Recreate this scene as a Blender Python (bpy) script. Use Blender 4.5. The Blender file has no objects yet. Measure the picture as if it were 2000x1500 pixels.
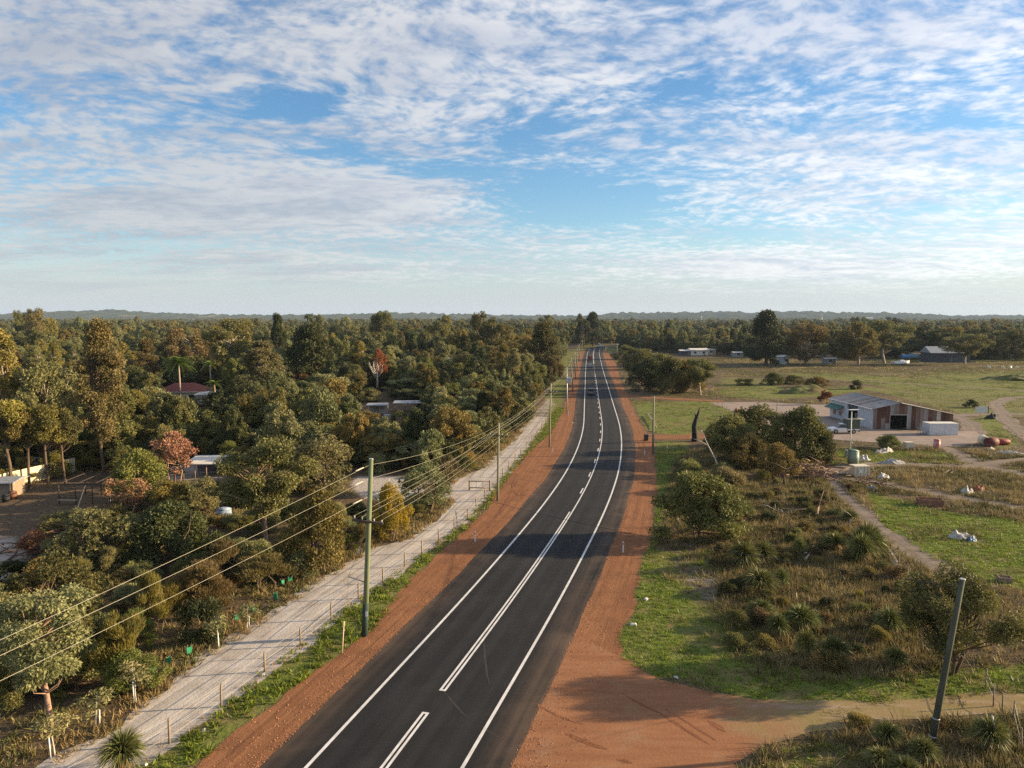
import bpy, math, random
import numpy as np
from mathutils import Vector, Matrix

# ------------------------------------------------------------------ camera, sky, sun, exposure
S = bpy.context.scene
C = S.collection
F_PX, CAM_H, PITCH = 1450.0, 21.0, math.atan((750 - 622) / 1450.0)   # focal length in photo pixels, flying height, downward tilt
cam_d = bpy.data.cameras.new('camera'); cam = bpy.data.objects.new('camera', cam_d); C.objects.link(cam)
cam_d.sensor_width = 36.0; cam_d.lens = F_PX / 2000.0 * 36.0
cam_d.clip_start = 0.5; cam_d.clip_end = 30000.0
cam.location = (0, 0, CAM_H); cam.rotation_euler = (math.pi / 2 - PITCH, 0, 0)
S.camera = cam

SUN_EL, SUN_AZ = math.radians(14.5), math.radians(8.0)      # azimuth from +X towards +Y
sun_dir = Vector((math.cos(SUN_EL) * math.cos(SUN_AZ), math.cos(SUN_EL) * math.sin(SUN_AZ), math.sin(SUN_EL)))
sl = bpy.data.lights.new('sun', 'SUN'); sl.energy = 5.0; sl.angle = math.radians(0.53); sl.color = (1.0, 0.77, 0.47)
so = bpy.data.objects.new('sun', sl); C.objects.link(so)
so.rotation_euler = (-sun_dir).to_track_quat('-Z', 'Y').to_euler(); so.location = (200, 30, 80)

S.view_settings.view_transform = 'Standard'; S.view_settings.look = 'None'
S.view_settings.exposure = 1.26; S.view_settings.gamma = 1.0; S.view_settings.use_curve_mapping = False
S.render.engine = 'CYCLES'
cy = S.cycles
cy.max_bounces = 5; cy.diffuse_bounces = 2; cy.glossy_bounces = 2; cy.transmission_bounces = 3; cy.transparent_max_bounces = 4
cy.volume_bounces = 0; cy.use_denoising = False; cy.sample_clamp_indirect = 4.0
cy.caustics_reflective = False; cy.caustics_refractive = False

W = bpy.data.worlds.new('World'); S.world = W; W.use_nodes = True
def build_world():
    nt = W.node_tree; N = nt.nodes; L = nt.links
    for n in list(N): N.remove(n)
    def nd(t, **kw):
        n = N.new(t)
        for k, v in kw.items(): setattr(n, k, v)
        return n
    def mth(op, a, b=None, c=None):
        n = nd('ShaderNodeMath', operation=op)
        for i, v in enumerate((a, b, c)):
            if v is None: continue
            if isinstance(v, (int, float)): n.inputs[i].default_value = v
            else: L.new(v, n.inputs[i])
        return n.outputs[0]
    def ramp(v, lo, hi):
        n = nd('ShaderNodeMapRange', interpolation_type='SMOOTHSTEP'); L.new(v, n.inputs[0])
        n.inputs[1].default_value = lo; n.inputs[2].default_value = hi
        return n.outputs[0]
    def noise(vec, scale, det, rough, dist=0.0, lac=2.0):
        n = nd('ShaderNodeTexNoise'); L.new(vec, n.inputs['Vector'])
        n.inputs['Scale'].default_value = scale; n.inputs['Detail'].default_value = det
        n.inputs['Roughness'].default_value = rough; n.inputs['Distortion'].default_value = dist
        n.inputs['Lacunarity'].default_value = lac
        return n.outputs['Fac']
    def mapv(vec, loc=(0,0,0), rot=0.0, sc=(1,1,1)):
        n = nd('ShaderNodeMapping'); L.new(vec, n.inputs[0])
        n.inputs['Location'].default_value = loc; n.inputs['Rotation'].default_value = (0, 0, rot); n.inputs['Scale'].default_value = sc
        return n.outputs[0]
    def mixc(f, a, b):
        n = nd('ShaderNodeMix', data_type='RGBA')
        if isinstance(f, (int, float)): n.inputs[0].default_value = f
        else: L.new(f, n.inputs[0])
        for i, v in ((6, a), (7, b)):
            if isinstance(v, tuple): n.inputs[i].default_value = (*v, 1)
            else: L.new(v, n.inputs[i])
        return n.outputs[2]
    sky = nd('ShaderNodeTexSky', sky_type='NISHITA', sun_disc=False)
    sky.sun_elevation = SUN_EL; sky.sun_rotation = math.pi / 2 - SUN_AZ; sky.altitude = 0
    sky.air_density = 1.0; sky.dust_density = 0.4; sky.ozone_density = 3.0
    tc = nd('ShaderNodeTexCoord')
    sep = nd('ShaderNodeSeparateXYZ'); L.new(tc.outputs['Generated'], sep.inputs[0])
    zc = mth('MAXIMUM', sep.outputs[2], 0.012)
    zz = mth('ADD', zc, DECK)
    cmb = nd('ShaderNodeCombineXYZ')
    L.new(mth('DIVIDE', sep.outputs[0], zz), cmb.inputs[0]); L.new(mth('DIVIDE', sep.outputs[1], zz), cmb.inputs[1])
    P = cmb.outputs[0]                                  # a flat cloud deck seen in perspective
    # domain warp
    wn = nd('ShaderNodeTexNoise'); L.new(P, wn.inputs['Vector']); wn.inputs['Scale'].default_value = 0.9; wn.inputs['Detail'].default_value = 3
    vs = nd('ShaderNodeVectorMath', operation='SCALE'); L.new(wn.outputs['Color'], vs.inputs[0]); vs.inputs['Scale'].default_value = 0.5
    va = nd('ShaderNodeVectorMath', operation='ADD'); L.new(P, va.inputs[0]); L.new(vs.outputs[0], va.inputs[1])
    PW = va.outputs[0]
    big = noise(mapv(PW, (3.1, 0.7, 0), 0.5, (1, 0.7, 1)), 0.42, 4, 0.5)
    cells = noise(mapv(PW, (0, 0, 2), -0.6, (1.0, 1.1, 1)), 12.0, 4, 0.56)
    fine = noise(mapv(PW, (5, 0, 4), -0.4, (1.0, 1.1, 1)), 33.0, 3, 0.55)
    streak = noise(mapv(PW, (1, 7, 1), 0.95, (0.55, 1.6, 1)), 1.6, 4, 0.58)
    # open patches of blue in the deck
    def hole(u, v, ru, rv, rot, amt):
        m = mapv(PW, (0, 0, 0), 0, (1, 1, 1))
        s = nd('ShaderNodeVectorMath', operation='SUBTRACT'); L.new(m, s.inputs[0]); s.inputs[1].default_value = (u, v, 0)
        r = mapv(s.outputs[0], (0, 0, 0), rot, (1, 1, 1))
        d = nd('ShaderNodeVectorMath', operation='MULTIPLY'); L.new(r, d.inputs[0]); d.inputs[1].default_value = (1 / ru, 1 / rv, 0)
        l = nd('ShaderNodeVectorMath', operation='LENGTH'); L.new(d.outputs[0], l.inputs[0])
        return mth('MULTIPLY', ramp(l.outputs['Value'], 1.15, 0.1), amt)
    dens = mth('MULTIPLY', big, 0.66)
    dens = mth('ADD', dens, mth('MULTIPLY', cells, 0.84))
    dens = mth('ADD', dens, mth('MULTIPLY', fine, 0.30))
    dens = mth('ADD', dens, mth('MULTIPLY', streak, 0.55))
    for h in HOLES: dens = mth('SUBTRACT', dens, hole(*h))
    cov = ramp(dens, 0.94, 1.38)
    thick = ramp(dens, 1.12, 1.56)
    # thin out towards the horizon
    hz = ramp(sep.outputs[2], 0.012, 0.065)
    cov = mth('MULTIPLY', cov, mth('MULTIPLY_ADD', hz, 0.85, 0.06))
    shade = noise(mapv(PW, (9, 2, 6), 0.7, (0.6, 1.5, 1)), 2.2, 4, 0.6)
    lit = mth('ADD', mth('MULTIPLY', ramp(shade, 0.36, 0.62), 0.75), mth('MULTIPLY', ramp(cells, 0.4, 0.62), 0.35))
    ccol = mixc(lit, CLOUD_DARK, CLOUD_LIT)
    ccol2 = mixc(mth('MULTIPLY', thick, 0.30), ccol, CLOUD_CORE)
    # warmer, brighter cloud towards the sun
    dt = nd('ShaderNodeVectorMath', operation='DOT_PRODUCT'); L.new(tc.outputs['Generated'], dt.inputs[0]); dt.inputs[1].default_value = sun_dir
    glow = ramp(dt.outputs['Value'], -0.4, 1.0)
    gm = nd('ShaderNodeVectorMath', operation='SCALE'); L.new(ccol2, gm.inputs[0]); L.new(mth('MULTIPLY_ADD', glow, 0.62, 0.75), gm.inputs['Scale'])
    gr = nd('ShaderNodeHueSaturation'); gr.inputs['Saturation'].default_value = SKY_SAT; gr.inputs['Value'].default_value = SKY_VAL
    L.new(sky.outputs[0], gr.inputs['Color'])
    hzc = mixc(mth('MULTIPLY', ramp(sep.outputs[2], 0.13, -0.01), 0.9), gr.outputs[0], SKY_LOW)
    hz0 = hzc
    out = mixc(mth('MULTIPLY', cov, 0.93), hz0, gm.outputs[0])
    bg = nd('ShaderNodeBackground'); bg.inputs['Strength'].default_value = SKY_STRENGTH; L.new(out, bg.inputs['Color'])
    wo = nd('ShaderNodeOutputWorld'); L.new(bg.outputs[0], wo.inputs['Surface'])
SKY_STRENGTH, SKY_SAT, SKY_VAL = 0.0505, 1.16, 1.55
CLOUD_DARK, CLOUD_LIT, CLOUD_CORE = (4.5, 4.9, 5.8), (7.6, 7.5, 7.5), (5.7, 5.9, 6.4)
SKY_LOW = (4.75, 5.25, 6.05)
DECK = 0.13
def deck(px, py):
    a_ = (px - 1000) / F_PX; b_ = -(py - 750) / F_PX
    v = Vector((a_, math.cos(PITCH) + b_ * math.sin(PITCH), -math.sin(PITCH) + b_ * math.cos(PITCH))).normalized(); return v.x / (v.z + DECK), v.y / (v.z + DECK)
HOLES = []          # thin and thick places of the cloud deck: centre and half widths on the deck, turn, amount
for px_, py_, rx_, ry_, rot_, amt_ in [(1120, 392, 240, 58, 0, .42), (880, 345, 150, 45, 0, .22), (690, 300, 120, 34, 0, .26), (560, 205, 150, 34, 0, .30), (1320, 185, 130, 45, 0, .20), (1030, 270, 120, 60, 0, .20),
                                       (40, 225, 130, 55, 0, .26), (420, 120, 120, 40, 0, .14), (1880, 255, 150, 24, 0, .22), (1500, 470, 200, 22, 0, .14), (200, 345, 250, 20, 0, .16), (1000, 575, 1500, 28, 0, .2),
                                       (520, 415, 620, 62, 0, -.30), (1650, 350, 420, 90, 0, -.14), (820, 90, 380, 80, 0, -.10), (1700, 90, 420, 90, 0, -.16), (150, 130, 300, 60, 0, -.10), (1500, 520, 480, 34, 0, -.22)]:
    u_, v_ = deck(px_, py_); ru_ = abs(deck(px_ + rx_, py_)[0] - u_); rv_ = max(abs(deck(px_, py_ + ry_)[1] - v_), abs(deck(px_, py_ - ry_)[1] - v_)); HOLES.append((u_ + .22, v_ + .22, ru_, rv_, rot_, amt_))
build_world()
W.cycles.sampling_method = 'NONE'

# ------------------------------------------------------------------ helpers
rng = np.random.default_rng(7)
def g(px, py, z=0.0):
    """the place on the ground (or at height z) that the photograph shows at a pixel"""
    a = (px - 1000) / F_PX; b = -(py - 750) / F_PX
    dy = math.cos(PITCH) + b * math.sin(PITCH); dz = -math.sin(PITCH) + b * math.cos(PITCH)
    t = (z - CAM_H) / dz
    return (a * t, dy * t)
def pix(x, y, z):
    f = y * math.cos(PITCH) - (z - CAM_H) * math.sin(PITCH); u = y * math.sin(PITCH) + (z - CAM_H) * math.cos(PITCH)
    return 1000 + F_PX * x / f, 750 - F_PX * u / f
def h_at(y, py):
    """height of a point at distance y that shows at row py"""
    t = (750 - py) / F_PX
    # u = t f ; u = y sinP + dz cosP ; f = y cosP - dz sinP
    dz = y * (t * math.cos(PITCH) - math.sin(PITCH)) / (math.cos(PITCH) + t * math.sin(PITCH))
    return CAM_H + dz
def G(pts): return [g(*p) for p in pts]

def tag(o, label=None, cat=None, group=None, kind=None):
    if label: o['label'] = label
    if cat: o['category'] = cat
    if group: o['group'] = group
    if kind: o['kind'] = kind
    return o
def empty(name, loc=(0, 0, 0), rz=0.0):
    o = bpy.data.objects.new(name, None); C.objects.link(o); o.location = loc; o.rotation_euler = (0, 0, rz)
    o.empty_display_size = 0.3
    return o
def mesh_np(name, V, Fq, mats, smooth=False, mi=None):
    """mesh from arrays; Fq an (n,3) or (n,4) array"""
    m = bpy.data.meshes.new(name)
    V = np.asarray(V, np.float32); Fq = np.asarray(Fq, np.int32)
    k = Fq.shape[1]
    m.vertices.add(len(V)); m.vertices.foreach_set('co', V.ravel())
    m.loops.add(Fq.size); m.loops.foreach_set('vertex_index', Fq.ravel())
    m.polygons.add(len(Fq)); m.polygons.foreach_set('loop_start', np.arange(0, Fq.size, k, dtype=np.int32))
    for x in mats: m.materials.append(x)
    if mi is not None: m.polygons.foreach_set('material_index', np.asarray(mi, np.int32))
    m.polygons.foreach_set('use_smooth', np.full(len(Fq), smooth))
    m.update(calc_edges=True)
    return m
def link(name, mesh, parent=None, loc=None):
    o = bpy.data.objects.new(name, mesh); C.objects.link(o)
    if parent is not None: o.parent = parent
    if loc is not None: o.location = loc
    return o
class MB:
    """collects simple solids and links them as one mesh object"""
    def __init__(s): s.v = []; s.f = []; s.sm = []
    def add(s, v, f, sm=False):
        o = len(s.v); s.v += [tuple(p) for p in v]; s.f += [tuple(i + o for i in q) for q in f]; s.sm += [sm] * len(f); return s
    def box(s, c, d, rz=0.0, rx=0.0, ry=0.0, taper=1.0):
        R = Matrix.Rotation(rz, 3, 'Z') @ Matrix.Rotation(ry, 3, 'Y') @ Matrix.Rotation(rx, 3, 'X'); c = Vector(c)
        vs = []
        for z in (-1, 1):
            k = taper if z > 0 else 1.0
            for x, y in ((-1, -1), (1, -1), (1, 1), (-1, 1)): vs.append(c + R @ Vector((x * d[0] / 2 * k, y * d[1] / 2 * k, z * d[2] / 2)))
        return s.add(vs, [(3, 2, 1, 0), (4, 5, 6, 7), (0, 1, 5, 4), (1, 2, 6, 5), (2, 3, 7, 6), (3, 0, 4, 7)])
    def tube(s, pts, rad, n=6, caps=True):
        pts = [Vector(p) for p in pts]
        if isinstance(rad, (int, float)): rad = [rad] * len(pts)
        vs = []; fs = []
        for i, p in enumerate(pts):
            t = (pts[min(i + 1, len(pts) - 1)] - pts[max(i - 1, 0)]).normalized()
            a = t.cross(Vector((0, 0, 1)) if abs(t.z) < 0.9 else Vector((1, 0, 0))).normalized(); b = t.cross(a)
            for k in range(n):
                q = 2 * math.pi * k / n; vs.append(p + (a * math.cos(q) + b * math.sin(q)) * rad[i])
        for i in range(len(pts) - 1):
            for k in range(n):
                k2 = (k + 1) % n; fs.append((i * n + k, i * n + k2, (i + 1) * n + k2, (i + 1) * n + k))
        s.add(vs, fs, True)
        if caps:
            o = len(s.v) - len(vs); s.f.append(tuple(o + k for k in range(n - 1, -1, -1))); s.f.append(tuple(o + (len(pts) - 1) * n + k for k in range(n))); s.sm += [False, False]
        return s
    def prism(s, prof, x0, x1, inset=None):
        """a side profile (y, z) pulled across x; inset[i] draws each profile point in from both sides"""
        n = len(prof); ins = inset or [0] * n
        vs = [(x0 + ins[i], p[0], p[1]) for i, p in enumerate(prof)] + [(x1 - ins[i], p[0], p[1]) for i, p in enumerate(prof)]
        fs = [tuple(range(n)), tuple(range(2 * n - 1, n - 1, -1))] + [(i, n + i, n + (i + 1) % n, (i + 1) % n) for i in range(n)]
        return s.add(vs, fs)
    def build(s, name, mat, parent=None, bevel=0.0, loc=None):
        m = bpy.data.meshes.new(name); m.from_pydata([tuple(v) for v in s.v], [], s.f); m.materials.append(mat)
        m.polygons.foreach_set('use_smooth', s.sm); m.update()
        o = link(name, m, parent, loc)
        if bevel:
            b = o.modifiers.new('edge', 'BEVEL'); b.width = bevel; b.segments = 2; b.limit_method = 'ANGLE'
        return o
def copy_tree(o, parent=None):
    c = o.copy(); C.objects.link(c); c.parent = parent
    for ch in list(o.children): copy_tree(ch, c)
    return c

# ------------------------------------------------------------------ materials
def newmat(name):
    m = bpy.data.materials.new(name); m.use_nodes = True
    nt = m.node_tree; b = nt.nodes['Principled BSDF']
    return m, nt, nt.nodes, nt.links, b
def _n(N, t, **kw):
    n = N.new(t)
    for k, v in kw.items(): setattr(n, k, v)
    return n
def noise_node(N, L, vec, scale, det=4, rough=0.55, dist=0.0):
    n = N.new('ShaderNodeTexNoise'); n.inputs['Scale'].default_value = scale; n.inputs['Detail'].default_value = det
    n.inputs['Roughness'].default_value = rough; n.inputs['Distortion'].default_value = dist
    if vec is not None: L.new(vec, n.inputs['Vector'])
    return n.outputs['Fac']
def rng_node(N, L, v, lo, hi, a=0.0, b=1.0):
    n = N.new('ShaderNodeMapRange'); L.new(v, n.inputs[0])
    n.inputs[1].default_value = lo; n.inputs[2].default_value = hi; n.inputs[3].default_value = a; n.inputs[4].default_value = b
    return n.outputs[0]
def mix_node(N, L, f, a, b, mode='MIX'):
    n = N.new('ShaderNodeMix'); n.data_type = 'RGBA'; n.blend_type = mode
    for i, v in ((0, f), (6, a), (7, b)):
        if isinstance(v, (int, float)): n.inputs[i].default_value = v
        elif isinstance(v, tuple): n.inputs[i].default_value = (*v, 1)
        else: L.new(v, n.inputs[i])
    return n.outputs[2]
def math_node(N, L, op, a, b):
    n = N.new('ShaderNodeMath'); n.operation = op
    for i, v in ((0, a), (1, b)):
        if isinstance(v, (int, float)): n.inputs[i].default_value = v
        else: L.new(v, n.inputs[i])
    return n.outputs[0]
def solid(name, c, c2=None, scale=3.0, rough=0.7, metal=0.0, bump=0.0, spec=0.3, stretch=None):
    """plain paint, wood, metal: two tones of one colour mottled by noise"""
    m, nt, N, L, b = newmat(name)
    tc = N.new('ShaderNodeTexCoord'); v = tc.outputs['Object']
    if stretch:
        mp = N.new('ShaderNodeMapping'); mp.inputs['Scale'].default_value = stretch; L.new(v, mp.inputs[0]); v = mp.outputs[0]
    f = noise_node(N, L, v, scale, 5, 0.6)
    c2 = c2 or tuple(x * 0.72 for x in c)
    L.new(mix_node(N, L, rng_node(N, L, f, 0.35, 0.65), c, c2), b.inputs['Base Color'])
    b.inputs['Roughness'].default_value = rough; b.inputs['Metallic'].default_value = metal; b.inputs['Specular IOR Level'].default_value = spec
    if bump:
        bp = N.new('ShaderNodeBump'); bp.inputs['Strength'].default_value = bump; bp.inputs['Distance'].default_value = 0.02; L.new(f, bp.inputs['Height']); L.new(bp.outputs[0], b.inputs['Normal'])
    return m
def leafmat(name, c, c2, trans=0.25, nscale=0.5, vary=0.25, tip=None):
    """foliage: two leaf tones in drifts, each plant a little different, some light through the leaf"""
    m, nt, N, L, b = newmat(name)
    tc = N.new('ShaderNodeTexCoord'); gi = N.new('ShaderNodeNewGeometry'); oi = N.new('ShaderNodeObjectInfo')
    f = noise_node(N, L, gi.outputs['Position'], nscale, 3, 0.6)
    col = mix_node(N, L, rng_node(N, L, f, 0.38, 0.62), c, c2)
    rp = gi.outputs['Random Per Island']
    hs = N.new('ShaderNodeHueSaturation'); L.new(col, hs.inputs['Color'])
    L.new(math_node(N, L, 'ADD', rng_node(N, L, oi.outputs['Random'], 0, 1, 1 - vary, 1 + vary), rng_node(N, L, rp, 0, 1, -0.28, 0.28)), hs.inputs['Value'])
    h2 = math_node(N, L, 'FRACT', math_node(N, L, 'MULTIPLY', oi.outputs['Random'], 7.13), 0.0)
    L.new(rng_node(N, L, h2, 0, 1, 0.490, 0.526), hs.inputs['Hue'])
    L.new(hs.outputs[0], b.inputs['Base Color']); b.inputs['Roughness'].default_value = 0.55; b.inputs['Specular IOR Level'].default_value = 0.25
    tr = N.new('ShaderNodeBsdfTranslucent'); L.new(hs.outputs[0], tr.inputs['Color'])
    mx = N.new('ShaderNodeMixShader'); mx.inputs[0].default_value = trans
    L.new(b.outputs[0], mx.inputs[1]); L.new(tr.outputs[0], mx.inputs[2]); L.new(mx.outputs[0], N['Material Output'].inputs['Surface'])
    return m
# ------------------------------------------------------------------ the ground
def in_poly(px, py, poly):
    inside = np.zeros(px.shape, bool); n = len(poly); j = n - 1
    for i in range(n):
        xi, yi = poly[i]; xj, yj = poly[j]
        c = ((yi > py) != (yj > py)) & (px < (xj - xi) * (py - yi) / (yj - yi + 1e-12) + xi)
        inside ^= c; j = i
    return inside
def vnoise(x, y, s, seed=0):
    """smooth value noise on numpy arrays, 0..1"""
    r = np.random.default_rng(seed); T = r.random((64, 64))
    u = x / s; v = y / s; i = np.floor(u).astype(int); j = np.floor(v).astype(int)
    fu = u - i; fv = v - j; fu = fu * fu * (3 - 2 * fu); fv = fv * fv * (3 - 2 * fv)
    a = T[i % 64, j % 64]; b = T[(i + 1) % 64, j % 64]; c = T[i % 64, (j + 1) % 64]; d = T[(i + 1) % 64, (j + 1) % 64]
    return (a * (1 - fu) + b * fu) * (1 - fv) + (c * (1 - fu) + d * fu) * fv
def smooth_curve(pts, step=2.0, win=9):
    """points (y, x) -> evenly spaced x(y), rounded"""
    pts = sorted(pts); ys = np.arange(pts[0][0], pts[-1][0] + step, step)
    xs = np.interp(ys, [p[0] for p in pts], [p[1] for p in pts])
    k = np.ones(win) / win; xp = np.concatenate([2 * xs[0] - xs[1:win][::-1], xs, 2 * xs[-1] - xs[-win:-1][::-1]])
    for _ in range(2): xp = np.convolve(xp, k, 'same')
    return ys, xp[win - 1:win - 1 + len(xs)]

CEN = [(-120, -51), (-60, -33), (0, -15.2), (20, -9.7), (33.1, -6), (40.3, -3.95), (54.1, 0), (66, 3.1), (78.9, 6.4), (90, 8.9), (101, 11.2), (118, 14.1), (132.7, 16.2), (147.8, 18.0),
       (180.8, 21.3), (239.8, 27.3), (282, 31.5), (339, 37.4), (443, 48.5), (501, 55.5)]
cy_s, cx_s = smooth_curve(CEN, 2.0, 7)
road_xy = [(x, y) for x, y in zip(cx_s, cy_s)]
for x, y in ((60, 528), (68, 553), (79, 575), (94, 595), (114, 612), (138, 625), (168, 635), (205, 642), (250, 646)): road_xy.append((x, y))
road_xy = np.array(road_xy)
def resample(P, step):
    P = np.asarray(P, float); d = np.r_[0, np.cumsum(np.hypot(*np.diff(P, axis=0).T))]
    s = np.arange(0, d[-1], step); return np.c_[np.interp(s, d, P[:, 0]), np.interp(s, d, P[:, 1])]
road_c = resample(road_xy, 2.0)
for _ in range(3): road_c[1:-1] = (road_c[:-2] + 2 * road_c[1:-1] + road_c[2:]) / 4
def normals(P):
    t = np.gradient(P, axis=0); t /= np.hypot(t[:, 0], t[:, 1])[:, None]; return np.c_[t[:, 1], -t[:, 0]]      # to the right of travel
road_n = normals(road_c); road_s = np.r_[0, np.cumsum(np.hypot(*np.diff(road_c, axis=0).T))]
def cen_x(y): return np.interp(y, cy_s, cx_s)
def s_at_y(y): return float(np.interp(y, road_c[:, 1], road_s))
def ribbon(name, P, a, b, z, mat, parent=None, ncol=1, jit=0.0, v0=0.0, seed=1):
    """a strip along the curve P from offset a to offset b (metres to the right of travel), with uv in metres"""
    P = np.asarray(P, float); n = normals(P); k = len(P); r = np.random.default_rng(seed)
    s = v0 + np.r_[0, np.cumsum(np.hypot(*np.diff(P, axis=0).T))]
    a = np.broadcast_to(np.asarray(a, float), (k,)).copy(); b = np.broadcast_to(np.asarray(b, float), (k,)).copy()
    if jit:
        a += (vnoise(s, s * 0, 1.9, seed) - .5) * jit + (vnoise(s, s * 0, 7.0, seed + 5) - .5) * jit * 1.5
        b += (vnoise(s, s * 0 + 9, 1.9, seed + 1) - .5) * jit + (vnoise(s, s * 0, 7.0, seed + 6) - .5) * jit * 1.5
    V = []; U = []
    for j in range(ncol + 1):
        o = a + (b - a) * j / ncol; q = P + n * o[:, None]; V.append(np.c_[q, np.full(k, z)]); U.append(np.c_[o, s])
    V = np.stack(V, 1).reshape(-1, 3); U = np.stack(U, 1).reshape(-1, 2)
    i = np.arange(k - 1)[:, None] * (ncol + 1) + np.arange(ncol)[None]
    Fq = np.stack([i, i + 1, i + ncol + 2, i + ncol + 1], -1).reshape(-1, 4)
    m = mesh_np(name, V, Fq, [mat]); uv = m.uv_layers.new(name='UVMap'); uv.data.foreach_set('uv', U[Fq.ravel()].astype(np.float32).ravel())
    o = link(name, m, parent)
    return o
def strip(name, ys, xl, xr, z, mat, ncol=6, jl=0.0, jr=0.0, seed=3):
    ys = np.asarray(ys, float); k = len(ys); xl = np.array(xl, float); xr = np.array(xr, float)
    f = lambda sd: (vnoise(ys, ys * 0, 1.3, sd) - .5) + (vnoise(ys, ys * 0 + 3, 4.5, sd + 1) - .5) * 1.3
    xl += f(seed) * jl; xr += f(seed + 4) * jr; cx = cen_x(ys)
    V = []; U = []
    for j in range(ncol + 1):
        x = xl + (xr - xl) * j / ncol; V.append(np.c_[x, ys, np.full(k, z)]); U.append(np.c_[x - cx, ys * 1.03])
    V = np.stack(V, 1).reshape(-1, 3); U = np.stack(U, 1).reshape(-1, 2)
    i = np.arange(k - 1)[:, None] * (ncol + 1) + np.arange(ncol)[None]
    Fq = np.stack([i, i + 1, i + ncol + 2, i + ncol + 1], -1).reshape(-1, 4)
    m = mesh_np(name, V, Fq, [mat]); uv = m.uv_layers.new(name='UVMap'); uv.data.foreach_set('uv', U[Fq.ravel()].astype(np.float32).ravel())
    return link(name, m)
def poly_sheet(name, poly, z, mat, jit=0.4, step=0.8, seed=5):
    from mathutils.geometry import tessellate_polygon
    P = np.array(list(poly) + [poly[0]], float); P = resample(P, step); r = np.random.default_rng(seed)
    P = P + np.c_[vnoise(P[:, 0] + 50, P[:, 1], 1.7, seed) - .5, vnoise(P[:, 0], P[:, 1] + 50, 1.7, seed + 1) - .5] * 2 * jit
    V = [Vector((p[0], p[1], z)) for p in P]
    tri = np.array(tessellate_polygon([V]))
    m = mesh_np(name, np.array(V), tri, [mat]); m.update()
    if m.polygons[0].normal.z < 0: m.flip_normals()
    return link(name, m)

# photo outlines of the ground's patches, taken to the ground
SAND_L = G([(30, 1540), (80, 1500), (120, 1470), (217, 1422), (287, 1360), (425, 1265), (500, 1216), (600, 1150), (675, 1100), (715, 1075), (800, 1050), (850, 1012), (878, 985), (872, 962),
            (880, 942), (937, 917), (975, 882), (1000, 860), (1025, 830), (1044, 800), (1062, 770), (1080, 735), (1100, 705)])
FENCE_PX = [(331, 1452), (432, 1380), (517, 1312), (587, 1261), (647, 1210), (700, 1169), (748, 1139), (790, 1107), (824, 1081), (857, 1056), (887, 1034), (913, 1015), (930, 994), (947, 975),
            (958, 958), (982, 932), (994, 917), (1006, 902), (1017, 889), (1028, 876), (1039, 863), (1049, 850), (1058, 838), (1066, 826)]
FENCE = G(FENCE_PX)
GRAV_L = G([(370, 1500), (500, 1402), (600, 1322), (665, 1270), (732, 1225), (770, 1170), (812, 1125), (860, 1075), (905, 1040), (950, 992), (1000, 922), (1035, 882), (1075, 845), (1100, 802), (1117, 740), (1135, 685)])
GRAV_R = G([(1205, 1330), (1214, 1290), (1209, 1240), (1240, 1200), (1242, 1162), (1250, 1100), (1265, 1062), (1278, 1012), (1282, 950), (1280, 900), (1279, 868), (1262, 845), (1240, 805), (1231, 783), (1215, 752), (1205, 715), (1185, 685)])
def curve_y(P, ys):
    P = sorted((p[1], p[0]) for p in P); return np.interp(ys, [p[0] for p in P], [p[1] for p in P])

def ground_mat():
    m, nt, N, L, b = newmat('ground_cover')
    gi = N.new('ShaderNodeNewGeometry'); pos = gi.outputs['Position']
    at = N.new('ShaderNodeAttribute'); at.attribute_name = 'zone'
    sp = N.new('ShaderNodeSeparateColor'); L.new(at.outputs['Color'], sp.inputs[0])
    n1 = noise_node(N, L, pos, 0.35, 6, 0.65, 0.6); n2 = noise_node(N, L, pos, 2.6, 5, 0.65); n3 = noise_node(N, L, pos, 0.06, 4, 0.6, 0.4); n4 = noise_node(N, L, pos, 9.0, 3, 0.7)
    soil = mix_node(N, L, rng_node(N, L, n2, 0.36, 0.64), (0.085, 0.058, 0.034), (0.165, 0.118, 0.076))
    dry = mix_node(N, L, rng_node(N, L, n1, 0.35, 0.65), (0.175, 0.125, 0.062), (0.085, 0.064, 0.032))
    dry = mix_node(N, L, rng_node(N, L, n4, 0.40, 0.62), dry, (0.070, 0.050, 0.027))
    grn = mix_node(N, L, rng_node(N, L, n2, 0.34, 0.66), (0.165, 0.205, 0.034), (0.100, 0.122, 0.027))
    grn = mix_node(N, L, rng_node(N, L, n1, 0.44, 0.62), grn, (0.180, 0.145, 0.060))
    snd = mix_node(N, L, rng_node(N, L, n2, 0.36, 0.66), (0.50, 0.45, 0.40), (0.30, 0.25, 0.205))
    brk = math_node(N, L, 'ADD', math_node(N, L, 'MULTIPLY', n1, 0.9), math_node(N, L, 'MULTIPLY', n2, 0.5))
    def w(ch): return rng_node(N, L, math_node(N, L, 'ADD', ch, math_node(N, L, 'SUBTRACT', brk, 0.70)), 0.32, 0.62)
    col = mix_node(N, L, w(sp.outputs[1]), soil, dry)
    col = mix_node(N, L, w(sp.outputs[0]), col, grn)
    col = mix_node(N, L, w(sp.outputs[2]), col, snd)
    L.new(col, b.inputs['Base Color']); b.inputs['Roughness'].default_value = 0.95; b.inputs['Specular IOR Level'].default_value = 0.1
    hgt = math_node(N, L, 'ADD', math_node(N, L, 'MULTIPLY', n2, 0.35), math_node(N, L, 'MULTIPLY', n4, 0.12))
    bp = N.new('ShaderNodeBump'); bp.inputs['Strength'].default_value = 0.9; bp.inputs['Distance'].default_value = 0.5; L.new(hgt, bp.inputs['Height']); L.new(bp.outputs[0], b.inputs['Normal'])
    return m
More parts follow.
